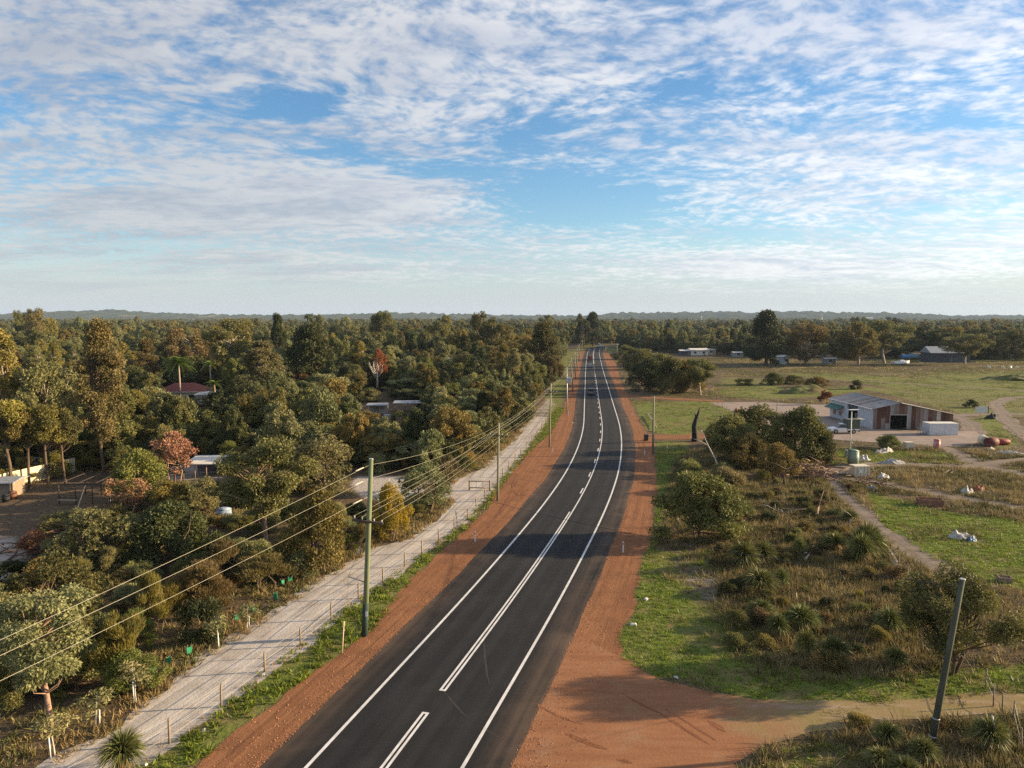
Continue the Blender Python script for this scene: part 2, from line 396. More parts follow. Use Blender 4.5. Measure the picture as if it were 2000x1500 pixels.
def axis(lo_far, lo, hi, hi_far, fine, grow):
    a = list(np.arange(lo, hi, fine)); s = fine
    while a[-1] < hi_far: s *= grow; a.append(a[-1] + s)
    s = fine
    while a[0] > lo_far: s *= grow; a.insert(0, a[0] - s)
    a[0] = lo_far; a[-1] = hi_far
    return np.array(a)
ZONES = []          # (channel, amount, polygon in world)
def zone(ch, amt, pxs): ZONES.append((ch, amt, G(pxs)))
zone(1, .35, [(1180, 672), (2600, 672), (2900, 1500), (1150, 1500), (1275, 900)])                 # all the cleared land east of the road
zone(1, .75, [(1320, 940), (1640, 920), (1760, 1100), (1800, 1330), (1500, 1335), (1400, 1250), (1390, 1070)])      # heath of tan tussocks
zone(0, .85, [(1279, 862), (1345, 862), (1345, 885), (1312, 905), (1300, 1000), (1288, 1050), (1275, 1085), (1300, 1130), (1330, 1180), (1310, 1240), (1400, 1275), (1480, 1300), (1700, 1320), (2100, 1290), (2100, 1360),
              (1700, 1372), (1470, 1368), (1330, 1332), (1200, 1310), (1200, 1240), (1235, 1200), (1240, 1110), (1262, 1062), (1277, 1010), (1281, 950)])
zone(0, .55, [(1250, 1075), (1390, 1070), (1440, 1180), (1500, 1290), (1330, 1320), (1240, 1250)])
zone(2, .45, [(1310, 1065), (1360, 1075), (1370, 1110), (1440, 1140), (1420, 1190), (1330, 1160)])
zone(0, .80, [(1232, 783), (1390, 783), (1440, 800), (1470, 830), (1400, 850), (1290, 849), (1262, 840)])      # the green roadside paddock
zone(1, .30, [(1275, 790), (1380, 790), (1400, 835), (1290, 842)])
zone(0, .80, [(1690, 960), (1760, 975), (1850, 1000), (2100, 1030), (2100, 1180), (1900, 1130), (1780, 1090), (1720, 1030)])
zone(0, .60, [(1640, 870), (1720, 880), (1850, 885), (1880, 905), (1700, 905), (1620, 915)])
zone(0, .85, [(1385, 768), (1500, 755), (1640, 760), (1700, 755), (1860, 800), (1960, 790), (1940, 820), (1880, 802), (1700, 760), (1610, 772), (1490, 778)])
zone(0, .65, [(1500, 728), (2100, 722), (2100, 770), (1940, 775), (1800, 765), (1650, 745)])
zone(0, .55, [(1400, 735), (1500, 738), (1560, 748), (1400, 770)])
zone(0, .70, [(1880, 815), (1960, 815), (2000, 870), (1950, 880), (1900, 850)])
zone(0, .60, [(1690, 700), (2100, 697), (2100, 706), (1690, 708)])
zone(1, .70, [(1180, 680), (1460, 690), (1700, 700), (2100, 705), (2100, 735), (1700, 728), (1430, 735), (1380, 700), (1230, 690)])
zone(2, .28, [(1640, 714), (1850, 718), (1800, 740), (1620, 728)])
zone(1, .45, [(150, 1500), (300, 1365), (500, 1215), (700, 1090), (850, 1000), (800, 960), (600, 1090), (400, 1180), (150, 1350), (-100, 1500)])
zone(2, .60, [(-200, 1040), (40, 1045), (75, 1090), (50, 1150), (-200, 1170)])
zone(2, .30, [(90, 1110), (230, 1110), (230, 1160), (90, 1150)])
zone(2, .95, [(690, 930), (790, 930), (890, 938), (900, 975), (780, 988), (715, 975), (690, 952)])
zone(2, .60, [(300, 898), (460, 908), (470, 925), (420, 945), (300, 935)])
zone(0, .55, [(1085, 690), (1140, 672), (1400, 672), (1200, 690), (1135, 690), (1110, 730), (1085, 735)])
zone(2, .5, [(1028, 830), (1060, 832), (1085, 790), (1075, 770), (1050, 790)])
zone(0, .55, [(1390, 775), (1500, 765), (1640, 752), (1800, 760), (2200, 760), (2200, 820), (1880, 812), (1700, 762), (1620, 775), (1480, 782)])
zone(0, .65, [(1062, 770), (1100, 700), (1120, 690), (1110, 740), (1100, 800), (1080, 838), (1062, 832)])
zone(0, .9, [(250, 1500), (331, 1455), (517, 1315), (700, 1172), (824, 1083), (913, 1018), (960, 962), (1000, 915), (1010, 905), (1000, 925), (950, 994), (905, 1042), (812, 1127), (732, 1227), (500, 1405), (370, 1505)])
zone(1, .7, [(1440, 1500), (1560, 1445), (1700, 1415), (1850, 1402), (2200, 1400), (2300, 1700), (1440, 1700)])
zone(0, .5, [(1440, 1500), (1500, 1470), (1600, 1450), (1700, 1470), (1640, 1560), (1440, 1560)])
zone(0, .5, [(650, 640), (800, 640), (700, 660)])
def zone_values(X, Y):
    Z = np.zeros(X.shape + (3,))
    for ch, amt, poly in ZONES:
        k = in_poly(X, Y, poly); Z[..., ch][k] = np.maximum(Z[..., ch][k], amt)
        if ch == 2: Z[..., 0][k] *= 0.6
    return Z
gx = axis(-9000, -75, 120, 9000, 0.9, 1.055); gy = axis(-900, 26, 165, 9000, 0.9, 1.05)
GX, GY = np.meshgrid(gx, gy, indexing='ij')
ZN = zone_values(GX, GY)
for _ in range(2):
    P_ = np.pad(ZN, ((1, 1), (1, 1), (0, 0)), 'edge'); ZN = (P_[1:-1, 1:-1] * 2 + P_[:-2, 1:-1] + P_[2:, 1:-1] + P_[1:-1, :-2] + P_[1:-1, 2:]) / 6
GZ = np.zeros_like(GX)
nx, ny = GX.shape
idx = np.arange(nx * ny).reshape(nx, ny)
Fq = np.stack([idx[:-1, :-1], idx[1:, :-1], idx[1:, 1:], idx[:-1, 1:]], -1).reshape(-1, 4)
gm_ = mesh_np('ground', np.stack([GX, GY, GZ], -1).reshape(-1, 3), Fq, [ground_mat()])
ca = gm_.color_attributes.new('zone', 'FLOAT_COLOR', 'POINT')
ca.data.foreach_set('color', np.concatenate([ZN.reshape(-1, 3), np.ones((nx * ny, 1))], 1).astype(np.float32).ravel())
tag(link('ground', gm_), kind='structure')

def track_mat(name, c, c2, c3, along=0.05, across=1.6, bump=0.6, rut=None, pebble=0.5):
    """loose road surface: tones drawn out along the direction of travel (uv in metres)"""
    m, nt, N, L, b = newmat(name)
    uv = N.new('ShaderNodeUVMap'); uv.uv_map = 'UVMap'
    mp = N.new('ShaderNodeMapping'); mp.inputs['Scale'].default_value = (across, along, 1); L.new(uv.outputs[0], mp.inputs[0])
    gi = N.new('ShaderNodeNewGeometry'); pos = gi.outputs['Position']
    s1 = noise_node(N, L, mp.outputs[0], 1.0, 5, 0.6, 0.3); n1 = noise_node(N, L, pos, 0.5, 6, 0.65, 0.3); n2 = noise_node(N, L, pos, 7.0, 4, 0.7)
    col = mix_node(N, L, rng_node(N, L, s1, 0.36, 0.64), c, c2)
    col = mix_node(N, L, math_node(N, L, 'MULTIPLY', rng_node(N, L, n1, 0.46, 0.70), 0.8), col, c3)
    col = mix_node(N, L, math_node(N, L, 'MULTIPLY', rng_node(N, L, n2, 0.50, 0.72), pebble), col, tuple(x * 0.6 for x in c2))
    L.new(col, b.inputs['Base Color']); b.inputs['Roughness'].default_value = 0.95; b.inputs['Specular IOR Level'].default_value = 0.1
    h = math_node(N, L, 'ADD', math_node(N, L, 'MULTIPLY', s1, 0.25), math_node(N, L, 'ADD', math_node(N, L, 'MULTIPLY', n2, 0.10), math_node(N, L, 'MULTIPLY', n1, 0.15)))
    bp = N.new('ShaderNodeBump'); bp.inputs['Strength'].default_value = bump; bp.inputs['Distance'].default_value = 0.35; L.new(h, bp.inputs['Height']); L.new(bp.outputs[0], b.inputs['Normal'])
    return m
M_GRAVEL = track_mat('red_gravel', (0.290, 0.134, 0.064), (0.220, 0.096, 0.045), (0.160, 0.072, 0.037), bump=0.6, pebble=0.5)
M_SAND = track_mat('white_sand', (0.53, 0.48, 0.43), (0.40, 0.35, 0.305), (0.29, 0.24, 0.195), along=0.035, across=1.3, bump=0.8, pebble=0.5)
M_DIRT = track_mat('grey_brown_dirt', (0.235, 0.185, 0.145), (0.15, 0.112, 0.085), (0.28, 0.235, 0.19), along=0.04, across=1.3, bump=0.6)
M_YARD = track_mat('old_hardstand', (0.33, 0.26, 0.22), (0.28, 0.22, 0.185), (0.20, 0.155, 0.13), along=0.3, across=0.3, bump=0.2)

def asphalt_mat():
    m, nt, N, L, b = newmat('asphalt')
    uv = N.new('ShaderNodeUVMap'); uv.uv_map = 'UVMap'
    sp = N.new('ShaderNodeSeparateXYZ'); L.new(uv.outputs[0], sp.inputs[0])
    mp = N.new('ShaderNodeMapping'); mp.inputs['Scale'].default_value = (1.2, 0.03, 1); L.new(uv.outputs[0], mp.inputs[0])
    gi = N.new('ShaderNodeNewGeometry'); pos = gi.outputs['Position']
    s1 = noise_node(N, L, mp.outputs[0], 1.0, 5, 0.6, 0.2); n1 = noise_node(N, L, pos, 0.25, 5, 0.6, 0.5); n2 = noise_node(N, L, pos, 14.0, 3, 0.7)
    col = mix_node(N, L, rng_node(N, L, s1, 0.34, 0.66), (0.0130, 0.0121, 0.0122), (0.0220, 0.0205, 0.0203))
    col = mix_node(N, L, math_node(N, L, 'MULTIPLY', rng_node(N, L, n1, 0.5, 0.72), 0.5), col, (0.036, 0.033, 0.031))
    col = mix_node(N, L, math_node(N, L, 'MULTIPLY', rng_node(N, L, n2, 0.5, 0.75), 0.6), col, (0.016, 0.015, 0.016))
    ab0 = math_node(N, L, 'ABSOLUTE', sp.outputs[0], 0.0)
    wp = math_node(N, L, 'COSINE', math_node(N, L, 'MULTIPLY', math_node(N, L, 'SUBTRACT', ab0, 0.92), 3.81), 0.0)
    wp = math_node(N, L, 'MULTIPLY', rng_node(N, L, wp, 0.0, 1.0), rng_node(N, L, ab0, 3.5, 3.0))
    col = mix_node(N, L, math_node(N, L, 'MULTIPLY', wp, rng_node(N, L, n1, 0.3, 0.7, 0.25, 0.75)), col, (0.030, 0.0285, 0.0285))
    # red dust blown over the outer shoulders
    ab = math_node(N, L, 'ABSOLUTE', sp.outputs[0], 0.0)
    du = math_node(N, L, 'ADD', rng_node(N, L, ab, 3.7, 6.0, 0.0, 0.75), rng_node(N, L, sp.outputs[0], 3.0, 5.5, 0.0, 0.22))
    du = math_node(N, L, 'MULTIPLY', du, rng_node(N, L, math_node(N, L, 'ADD', s1, math_node(N, L, 'MULTIPLY', n1, 0.8)), 0.62, 1.15))
    col = mix_node(N, L, du, col, (0.150, 0.098, 0.064))
    L.new(col, b.inputs['Base Color']); b.inputs['Roughness'].default_value = 0.84; b.inputs['Specular IOR Level'].default_value = 0.2
    bp = N.new('ShaderNodeBump'); bp.inputs['Strength'].default_value = 0.25; bp.inputs['Distance'].default_value = 0.02; L.new(n2, bp.inputs['Height']); L.new(bp.outputs[0], b.inputs['Normal'])
    return m
M_ASPH = asphalt_mat()
M_LINE = solid('road_paint', (0.72, 0.70, 0.67), (0.55, 0.53, 0.50), scale=1.5, rough=0.6)

ysl = np.concatenate([np.arange(-60, 34, 3), np.arange(34, 140, 0.6), np.arange(140, 500, 4)])
vl = strip('gravel_verge', ysl, np.where(ysl < 34, cen_x(ysl) - 8.6, curve_y(GRAV_L, ysl)), cen_x(ysl) - 4.5, 0.012, M_GRAVEL, jl=0.45, seed=11); tag(vl, kind='structure')
ysr = np.concatenate([np.arange(-60, 45, 3), np.arange(45, 140, 0.6), np.arange(140, 500, 4)])
vr = strip('gravel_verge', ysr, cen_x(ysr) + 4.5, np.where(ysr < 45, cen_x(ysr) + 8.5, curve_y(GRAV_R, ysr)), 0.012, M_GRAVEL, jr=0.45, seed=21); tag(vr, kind='structure')
FENCE_S = [(FENCE[0][0] - 15.5, FENCE[0][1] - 55), (FENCE[0][0] - 7, FENCE[0][1] - 20)] + FENCE + G([(1080, 800), (1098, 760), (1108, 725)])
SAND_S = [(SAND_L[0][0] - 15, SAND_L[0][1] - 50), (SAND_L[0][0] - 4, SAND_L[0][1] - 12)] + SAND_L
yss = np.concatenate([np.arange(-20, 34, 2), np.arange(34, 158, 0.6)])
st = strip('sand_track', yss, curve_y(SAND_S, yss), curve_y(FENCE_S, yss) + 0.35, 0.008, M_SAND, ncol=5, jl=0.9, jr=0.5, seed=31); tag(st, kind='structure')
road = ribbon('road', road_c, -5.7, 5.7, 0.022, M_ASPH, ncol=10, jit=0.16, seed=3); tag(road, kind='structure')
def sub(s0, s1):
    k = np.linspace(s0, s1, max(2, int((s1 - s0) / 2) + 1)); return np.c_[np.interp(k, road_s, road_c[:, 0]), np.interp(k, road_s, road_c[:, 1])]
def paint(name, y0, y1, off, w=0.14):
    s0, s1 = (s_at_y(y0), s_at_y(y1)) if y1 is not None else y0
    return ribbon(name, sub(s0, s1), off - w / 2, off + w / 2, 0.027, M_LINE, road, v0=s0)
s_end = float(road_s[-1]) - 2
ribbon('edge_line', sub(s_at_y(-60), s_end), -3.62, -3.44, 0.027, M_LINE, road); ribbon('edge_line', sub(s_at_y(-60), s_end), 3.44, 3.62, 0.027, M_LINE, road)
yA = g(835, 1392)[1]; yB = g(867, 1350)[1]; yC = g(1112, 1000)[1]; yD = g(1162, 730)[1]; yE = g(1160, 711)[1]
for off in (-0.13, 0.13):
    paint('centre_line', 16, yA, off)
    paint('centre_line', yB, yC, off)
    paint('centre_line', yE, 520, off, 0.16)
for y in (yA - 0.08, yB + 0.08): ribbon('centre_line', sub(s_at_y(y - .08), s_at_y(y + .08)), -.06, .06, 0.0295, M_LINE, road)
paint('centre_line', yC, yD, 0.13)
y = yC + 8.5
while y < yD: paint('dash', y, y + 2.8, -0.17, 0.15); y += 9.5
y = yD + 5
while y < yE - 4: paint('dash', y, y + 4, 0.0, 0.18); y += 13

def apron_mat():
    m, nt, N, L, b = newmat('driveway_gravel')
    gi = N.new('ShaderNodeNewGeometry'); pos = gi.outputs['Position']; sp = N.new('ShaderNodeSeparateXYZ'); L.new(pos, sp.inputs[0])
    mp = N.new('ShaderNodeMapping'); mp.inputs['Rotation'].default_value = (0, 0, 0.45); mp.inputs['Scale'].default_value = (0.22, 1.5, 1); L.new(pos, mp.inputs[0])
    n1 = noise_node(N, L, pos, 0.4, 6, 0.65, 0.6); n2 = noise_node(N, L, pos, 6.0, 4, 0.7); s1 = noise_node(N, L, mp.outputs[0], 1.0, 5, 0.6)
    red = mix_node(N, L, rng_node(N, L, s1, 0.36, 0.64), (0.308, 0.144, 0.072), (0.242, 0.107, 0.053))
    red = mix_node(N, L, math_node(N, L, 'MULTIPLY', rng_node(N, L, n1, 0.52, 0.7), 0.7), red, (0.30, 0.180, 0.11))
    tan = mix_node(N, L, rng_node(N, L, n1, 0.40, 0.60), (0.27, 0.195, 0.105), (0.225, 0.175, 0.070))
    tan = mix_node(N, L, rng_node(N, L, s1, 0.52, 0.68), tan, (0.34, 0.25, 0.18))
    f = rng_node(N, L, math_node(N, L, 'ADD', sp.outputs[0], math_node(N, L, 'MULTIPLY', n1, 7.0)), 14.5, 19.5)
    col = mix_node(N, L, f, red, tan)
    col = mix_node(N, L, math_node(N, L, 'MULTIPLY', rng_node(N, L, n2, 0.55, 0.75), 0.4), col, (0.14, 0.06, 0.03))
    L.new(col, b.inputs['Base Color']); b.inputs['Roughness'].default_value = 0.95; b.inputs['Specular IOR Level'].default_value = 0.1
    h = math_node(N, L, 'ADD', math_node(N, L, 'MULTIPLY', s1, 0.3), math_node(N, L, 'MULTIPLY', n2, 0.10))
    bp = N.new('ShaderNodeBump'); bp.inputs['Strength'].default_value = 0.5; bp.inputs['Distance'].default_value = 0.35; L.new(h, bp.inputs['Height']); L.new(bp.outputs[0], b.inputs['Normal'])
    return m
APRON = [(cen_x(20) + 4.6, 20)] + G([(940, 1500), (1060, 1330), (1120, 1240), (1205, 1285), (1290, 1325), (1390, 1352), (1480, 1366), (1700, 1370), (1860, 1358), (2120, 1350), (2120, 1405), (1960, 1396), (1840, 1400), (1700, 1412), (1580, 1436), (1490, 1462), (1440, 1500)]) + [(13, 27), (13.5, 20)]
ap = poly_sheet('driveway', APRON, 0.017, apron_mat(), 0.35); tag(ap, kind='structure')
def driveway(px, w, mat, name='dirt_track', jit=0.7, z=0.016, seed=1):
    P = resample(np.array(G(px)), 1.2)
    for _ in range(6): P[1:-1] = (P[:-2] + 2 * P[1:-1] + P[2:]) / 4
    o = ribbon(name, P, -w / 2, w / 2, z, mat, ncol=4, jit=jit, seed=seed); tag(o, kind='structure'); return o
M_RUT = track_mat('churned_gravel', (0.235, 0.098, 0.049), (0.175, 0.072, 0.038), (0.24, 0.105, 0.058), along=.6, across=2.0, bump=1.0)
M_SCUFF = solid('dust_scuff', (0.060, 0.047, 0.039), (0.030, 0.026, 0.024), 2.5, .9)
for i, (p, w) in enumerate([([(1104, 1434), (1135, 1448), (1165, 1458), (1192, 1466)], .26), ([(1288, 1392), (1325, 1415), (1360, 1438), (1388, 1456)], .22), ([(1300, 1386), (1338, 1408), (1372, 1430), (1402, 1450)], .20), ([(1384, 1408), (1402, 1420), (1428, 1436)], .3), ([(1205, 1482), (1225, 1488), (1245, 1492)], .4),
                            ([(1040, 1370), (1072, 1392), (1108, 1408), (1150, 1418)], .16), ([(1225, 1360), (1260, 1380), (1300, 1396)], .14),
                            ([(640, 1330), (700, 1285), (760, 1232), (800, 1190)], .18), ([(905, 1075), (960, 1025), (990, 980), (1012, 935)], .2), ([(1010, 925), (1000, 950), (1012, 970), (1040, 950)], .2)]):
    P = resample(np.array(G(p)), .4)
    for _ in range(6): P[1:-1] = (P[:-2] + 2 * P[1:-1] + P[2:]) / 4
    k_ = len(P); t_ = np.linspace(0, 1, k_); wv = w * np.clip(np.sin(np.pi * t_) * 1.6, .12, 1) / 2
    ribbon('tyre_rut', P, -wv, wv, 0.0205 + .0004 * i, M_RUT, vl if i > 6 else ap, jit=.10, seed=70 + i)
for i, p in enumerate([[(945, 1250), (948, 1290), (952, 1320), (960, 1345)], [(868, 1352), (885, 1372), (905, 1395), (925, 1410)], [(940, 1420), (960, 1432), (985, 1445), (1000, 1452)]]):
    P = resample(np.array(G(p)), .4); k_ = len(P); wv = .13 * np.clip(np.sin(np.pi * np.linspace(0, 1, k_)), .1, 1) / 2; ribbon('skid_mark', P, -wv, wv, .0245, M_SCUFF, road, jit=.03, seed=90 + i)
driveway([(1225, 851), (1262, 852), (1310, 853), (1362, 853), (1420, 848)], 5.5, M_GRAVEL, 'driveway', seed=41)
driveway([(1200, 768), (1235, 774), (1290, 778), (1350, 781), (1420, 784)], 5.0, M_GRAVEL, 'driveway', seed=42)
YARD = G([(1385, 786), (1480, 785), (1560, 789), (1625, 790), (1640, 812), (1712, 838), (1800, 842), (1905, 842), (1925, 858), (1880, 872), (1790, 868), (1640, 860), (1560, 852), (1490, 826), (1440, 806)])
yd = poly_sheet('hardstand_yard', YARD, 0.020, M_YARD, 0.5); tag(yd, kind='structure')
uvl = yd.data.uv_layers.new(name='UVMap'); uvl.data.foreach_set('uv', np.array([yd.data.vertices[l.vertex_index].co[:2] for l in yd.data.loops], np.float32).ravel())
TRACKS = [([(1862, 811), (1884, 818), (1900, 836), (1898, 856), (1868, 868), (1800, 868)], 3.6), ([(1810, 866), (1862, 880), (1895, 900), (1940, 915), (2060, 940)], 3.4),
          ([(2060, 893), (1950, 902), (1885, 912), (1800, 908), (1720, 906), (1650, 912), (1618, 926)], 3.2), ([(1618, 918), (1632, 950), (1665, 985), (1720, 1035), (1790, 1085), (1870, 1130)], 2.6),
          ([(1640, 935), (1720, 945), (1850, 968), (2060, 1003)], 2.8), ([(2060, 773), (1975, 777), (1945, 788), (1955, 806), (1972, 826), (2010, 858), (2060, 885)], 3.4), ([(1862, 812), (1940, 808), (2060, 811)], 3.0),
          ([(2060, 767), (1900, 757), (1700, 745), (1560, 738)], 2.2)]
for i, (p, w) in enumerate(TRACKS): driveway(p, w, M_DIRT, seed=50 + i, z=0.011 + 0.002 * i)
# ------------------------------------------------------------------ far hills
def hills():
    xs = np.arange(-5200, 5200, 9.0); ys = np.array([3900, 4300, 4700, 5000, 5200, 5350, 5450, 5500, 5540, 5600, 5750, 6000, 6500, 7200])
    prof = np.array([-.2, .05, .25, .5, .68, .82, .93, 1.0, 0.98, .9, .8, .6, .3, -.2])
    px = 1000 + xs / 5500 * F_PX
    top = np.interp(px, [-500, 0, 60, 140, 240, 330, 420, 560, 640, 760, 900, 1000, 1120, 1200, 1290, 1400, 1520, 1640, 1760, 1850, 2000, 2500],
                    [617, 617, 615, 612, 612, 616, 618, 619, 618, 614.5, 616.5, 618.5, 619, 616, 613.5, 613, 613.5, 614, 616, 619, 620, 619])
    hh = CAM_H + (622.5 - top) / F_PX * 5500 * 1.35 + (vnoise(xs, xs * 0, 260, 3) - .5) * 9
    X, Y = np.meshgrid(xs, ys, indexing='ij')
    Z = hh[:, None] * prof[None] + (vnoise(X, Y, 23, 4) ** 2 * 15 + vnoise(X, Y, 60, 5) * 10 - 8) * (prof[None] > 0.2)
    nx, ny = X.shape; i = np.arange(nx * ny).reshape(nx, ny); Fq = np.stack([i[:-1, :-1], i[1:, :-1], i[1:, 1:], i[:-1, 1:]], -1).reshape(-1, 4)
    m, nt, N, L, b = newmat('wooded_hill')
    gi = N.new('ShaderNodeNewGeometry'); f = noise_node(N, L, gi.outputs['Position'], 0.035, 5, 0.7); f2 = noise_node(N, L, gi.outputs['Position'], 0.004, 4, 0.6)
    col = mix_node(N, L, rng_node(N, L, f, 0.35, 0.65), (0.018, 0.024, 0.014), (0.050, 0.055, 0.028)); col = mix_node(N, L, rng_node(N, L, f2, 0.58, 0.66, 0, 0.6), col, (0.14, 0.12, 0.075))
    L.new(col, b.inputs['Base Color']); b.inputs['Roughness'].default_value = 1.0; b.inputs['Specular IOR Level'].default_value = 0.0
    tag(link('hills', mesh_np('hills', np.stack([X, Y, Z], -1).reshape(-1, 3), Fq, [m], False)), kind='structure')
hills()

# ------------------------------------------------------------------ plants
LEAF = {
 'olive': leafmat('leaf_olive', (0.202, 0.182, 0.057), (0.117, 0.114, 0.035)),
 'grey':  leafmat('leaf_grey_green', (0.255, 0.249, 0.108), (0.147, 0.150, 0.059)),
 'sage':  leafmat('leaf_sage', (0.301, 0.264, 0.114), (0.173, 0.164, 0.060), nscale=0.8),
 'dark':  leafmat('leaf_dark_green', (0.091, 0.096, 0.032), (0.052, 0.059, 0.021)),
 'gold':  leafmat('leaf_golden', (0.257, 0.187, 0.047), (0.154, 0.125, 0.037)),
 'yellow': leafmat('leaf_yellow', (0.420, 0.300, 0.030), (0.240, 0.185, 0.030), vary=0.05),
 'brown': leafmat('leaf_brown', (0.213, 0.143, 0.056), (0.126, 0.097, 0.038)),
 'rust':  leafmat('leaf_rust', (0.258, 0.108, 0.045), (0.150, 0.079, 0.034)),
 'pink':  leafmat('leaf_dead_pink', (0.400, 0.215, 0.125), (0.270, 0.140, 0.075), trans=0.15, vary=0.08),
 'red':   leafmat('leaf_red', (0.374, 0.077, 0.039), (0.198, 0.050, 0.028), vary=0.05),
 'lime':  leafmat('leaf_light_green', (0.214, 0.213, 0.049), (0.122, 0.128, 0.029)),
 'palm':  leafmat('leaf_palm', (0.155, 0.205, 0.031), (0.086, 0.129, 0.022)),
 'spike': leafmat('leaf_grass_tree', (0.185, 0.180, 0.050), (0.125, 0.128, 0.038), trans=0.15, vary=0.15),
 'tan':   leafmat('blade_tan', (0.400, 0.300, 0.135), (0.195, 0.160, 0.072), trans=0.3, nscale=0.35),
 'straw': leafmat('blade_straw', (0.397, 0.265, 0.116), (0.232, 0.166, 0.071), trans=0.3, nscale=0.3),
 'grass': leafmat('blade_green', (0.255, 0.320, 0.036), (0.165, 0.215, 0.028), trans=0.35, nscale=0.4),
 'meadow': leafmat('blade_meadow', (0.182, 0.210, 0.036), (0.231, 0.173, 0.062), trans=0.3, nscale=0.12),
}
BARK = {'pale': solid('bark_pale', (0.46, 0.38, 0.30), (0.26, 0.20, 0.15), 4.0, 0.9, bump=0.4, stretch=(1, 1, 0.3)), 'brown': solid('bark_brown', (0.15, 0.105, 0.07), (0.08, 0.055, 0.038), 5.0, 0.95, bump=0.5, stretch=(1, 1, 0.3)),
        'dead': solid('bark_dead_white', (0.55, 0.50, 0.45), (0.36, 0.31, 0.27), 5.0, 0.9, bump=0.3), 'pink': solid('bark_pinkish', (0.40, 0.25, 0.17), (0.22, 0.14, 0.10), 5.0, 0.9, bump=0.3)}
def unit(v): return v / (np.linalg.norm(v, axis=-1, keepdims=True) + 1e-9)
PROF = {'round': lambda t: np.sqrt(np.clip(1 - (2 * t - 1) ** 2, 0, 1)), 'umbrella': lambda t: np.where(t < .62, .25 + .75 * t / .62, np.sqrt(np.clip(1 - ((t - .62) / .40) ** 2, 0, 1))),
        'column': lambda t: np.clip(np.sin(np.pi * np.clip(t * .88 + .10, 0, 1)) ** .55, 0, 1) * (1 - .38 * t), 'cone': lambda t: np.clip(1 - t, 0, 1) ** .75 * np.clip(.55 + 2.4 * t, 0, 1), 'dome': lambda t: np.sqrt(np.clip(1 - t * t, 0, 1))}
def leaves_quads(pos, ax, L, Wd, r):
    n = len(pos); sd = unit(np.cross(ax, r.normal(size=(n, 3)))); L = np.asarray(L)[:, None]; Wd = np.asarray(Wd)[:, None]
    fold = unit(np.cross(ax, sd)) * Wd * 0.35
    V = np.stack([pos, pos + ax * L * .45 + sd * Wd + fold, pos + ax * L, pos + ax * L * .45 - sd * Wd + fold], 1).reshape(-1, 3)
    return V, np.arange(4 * n).reshape(n, 4)
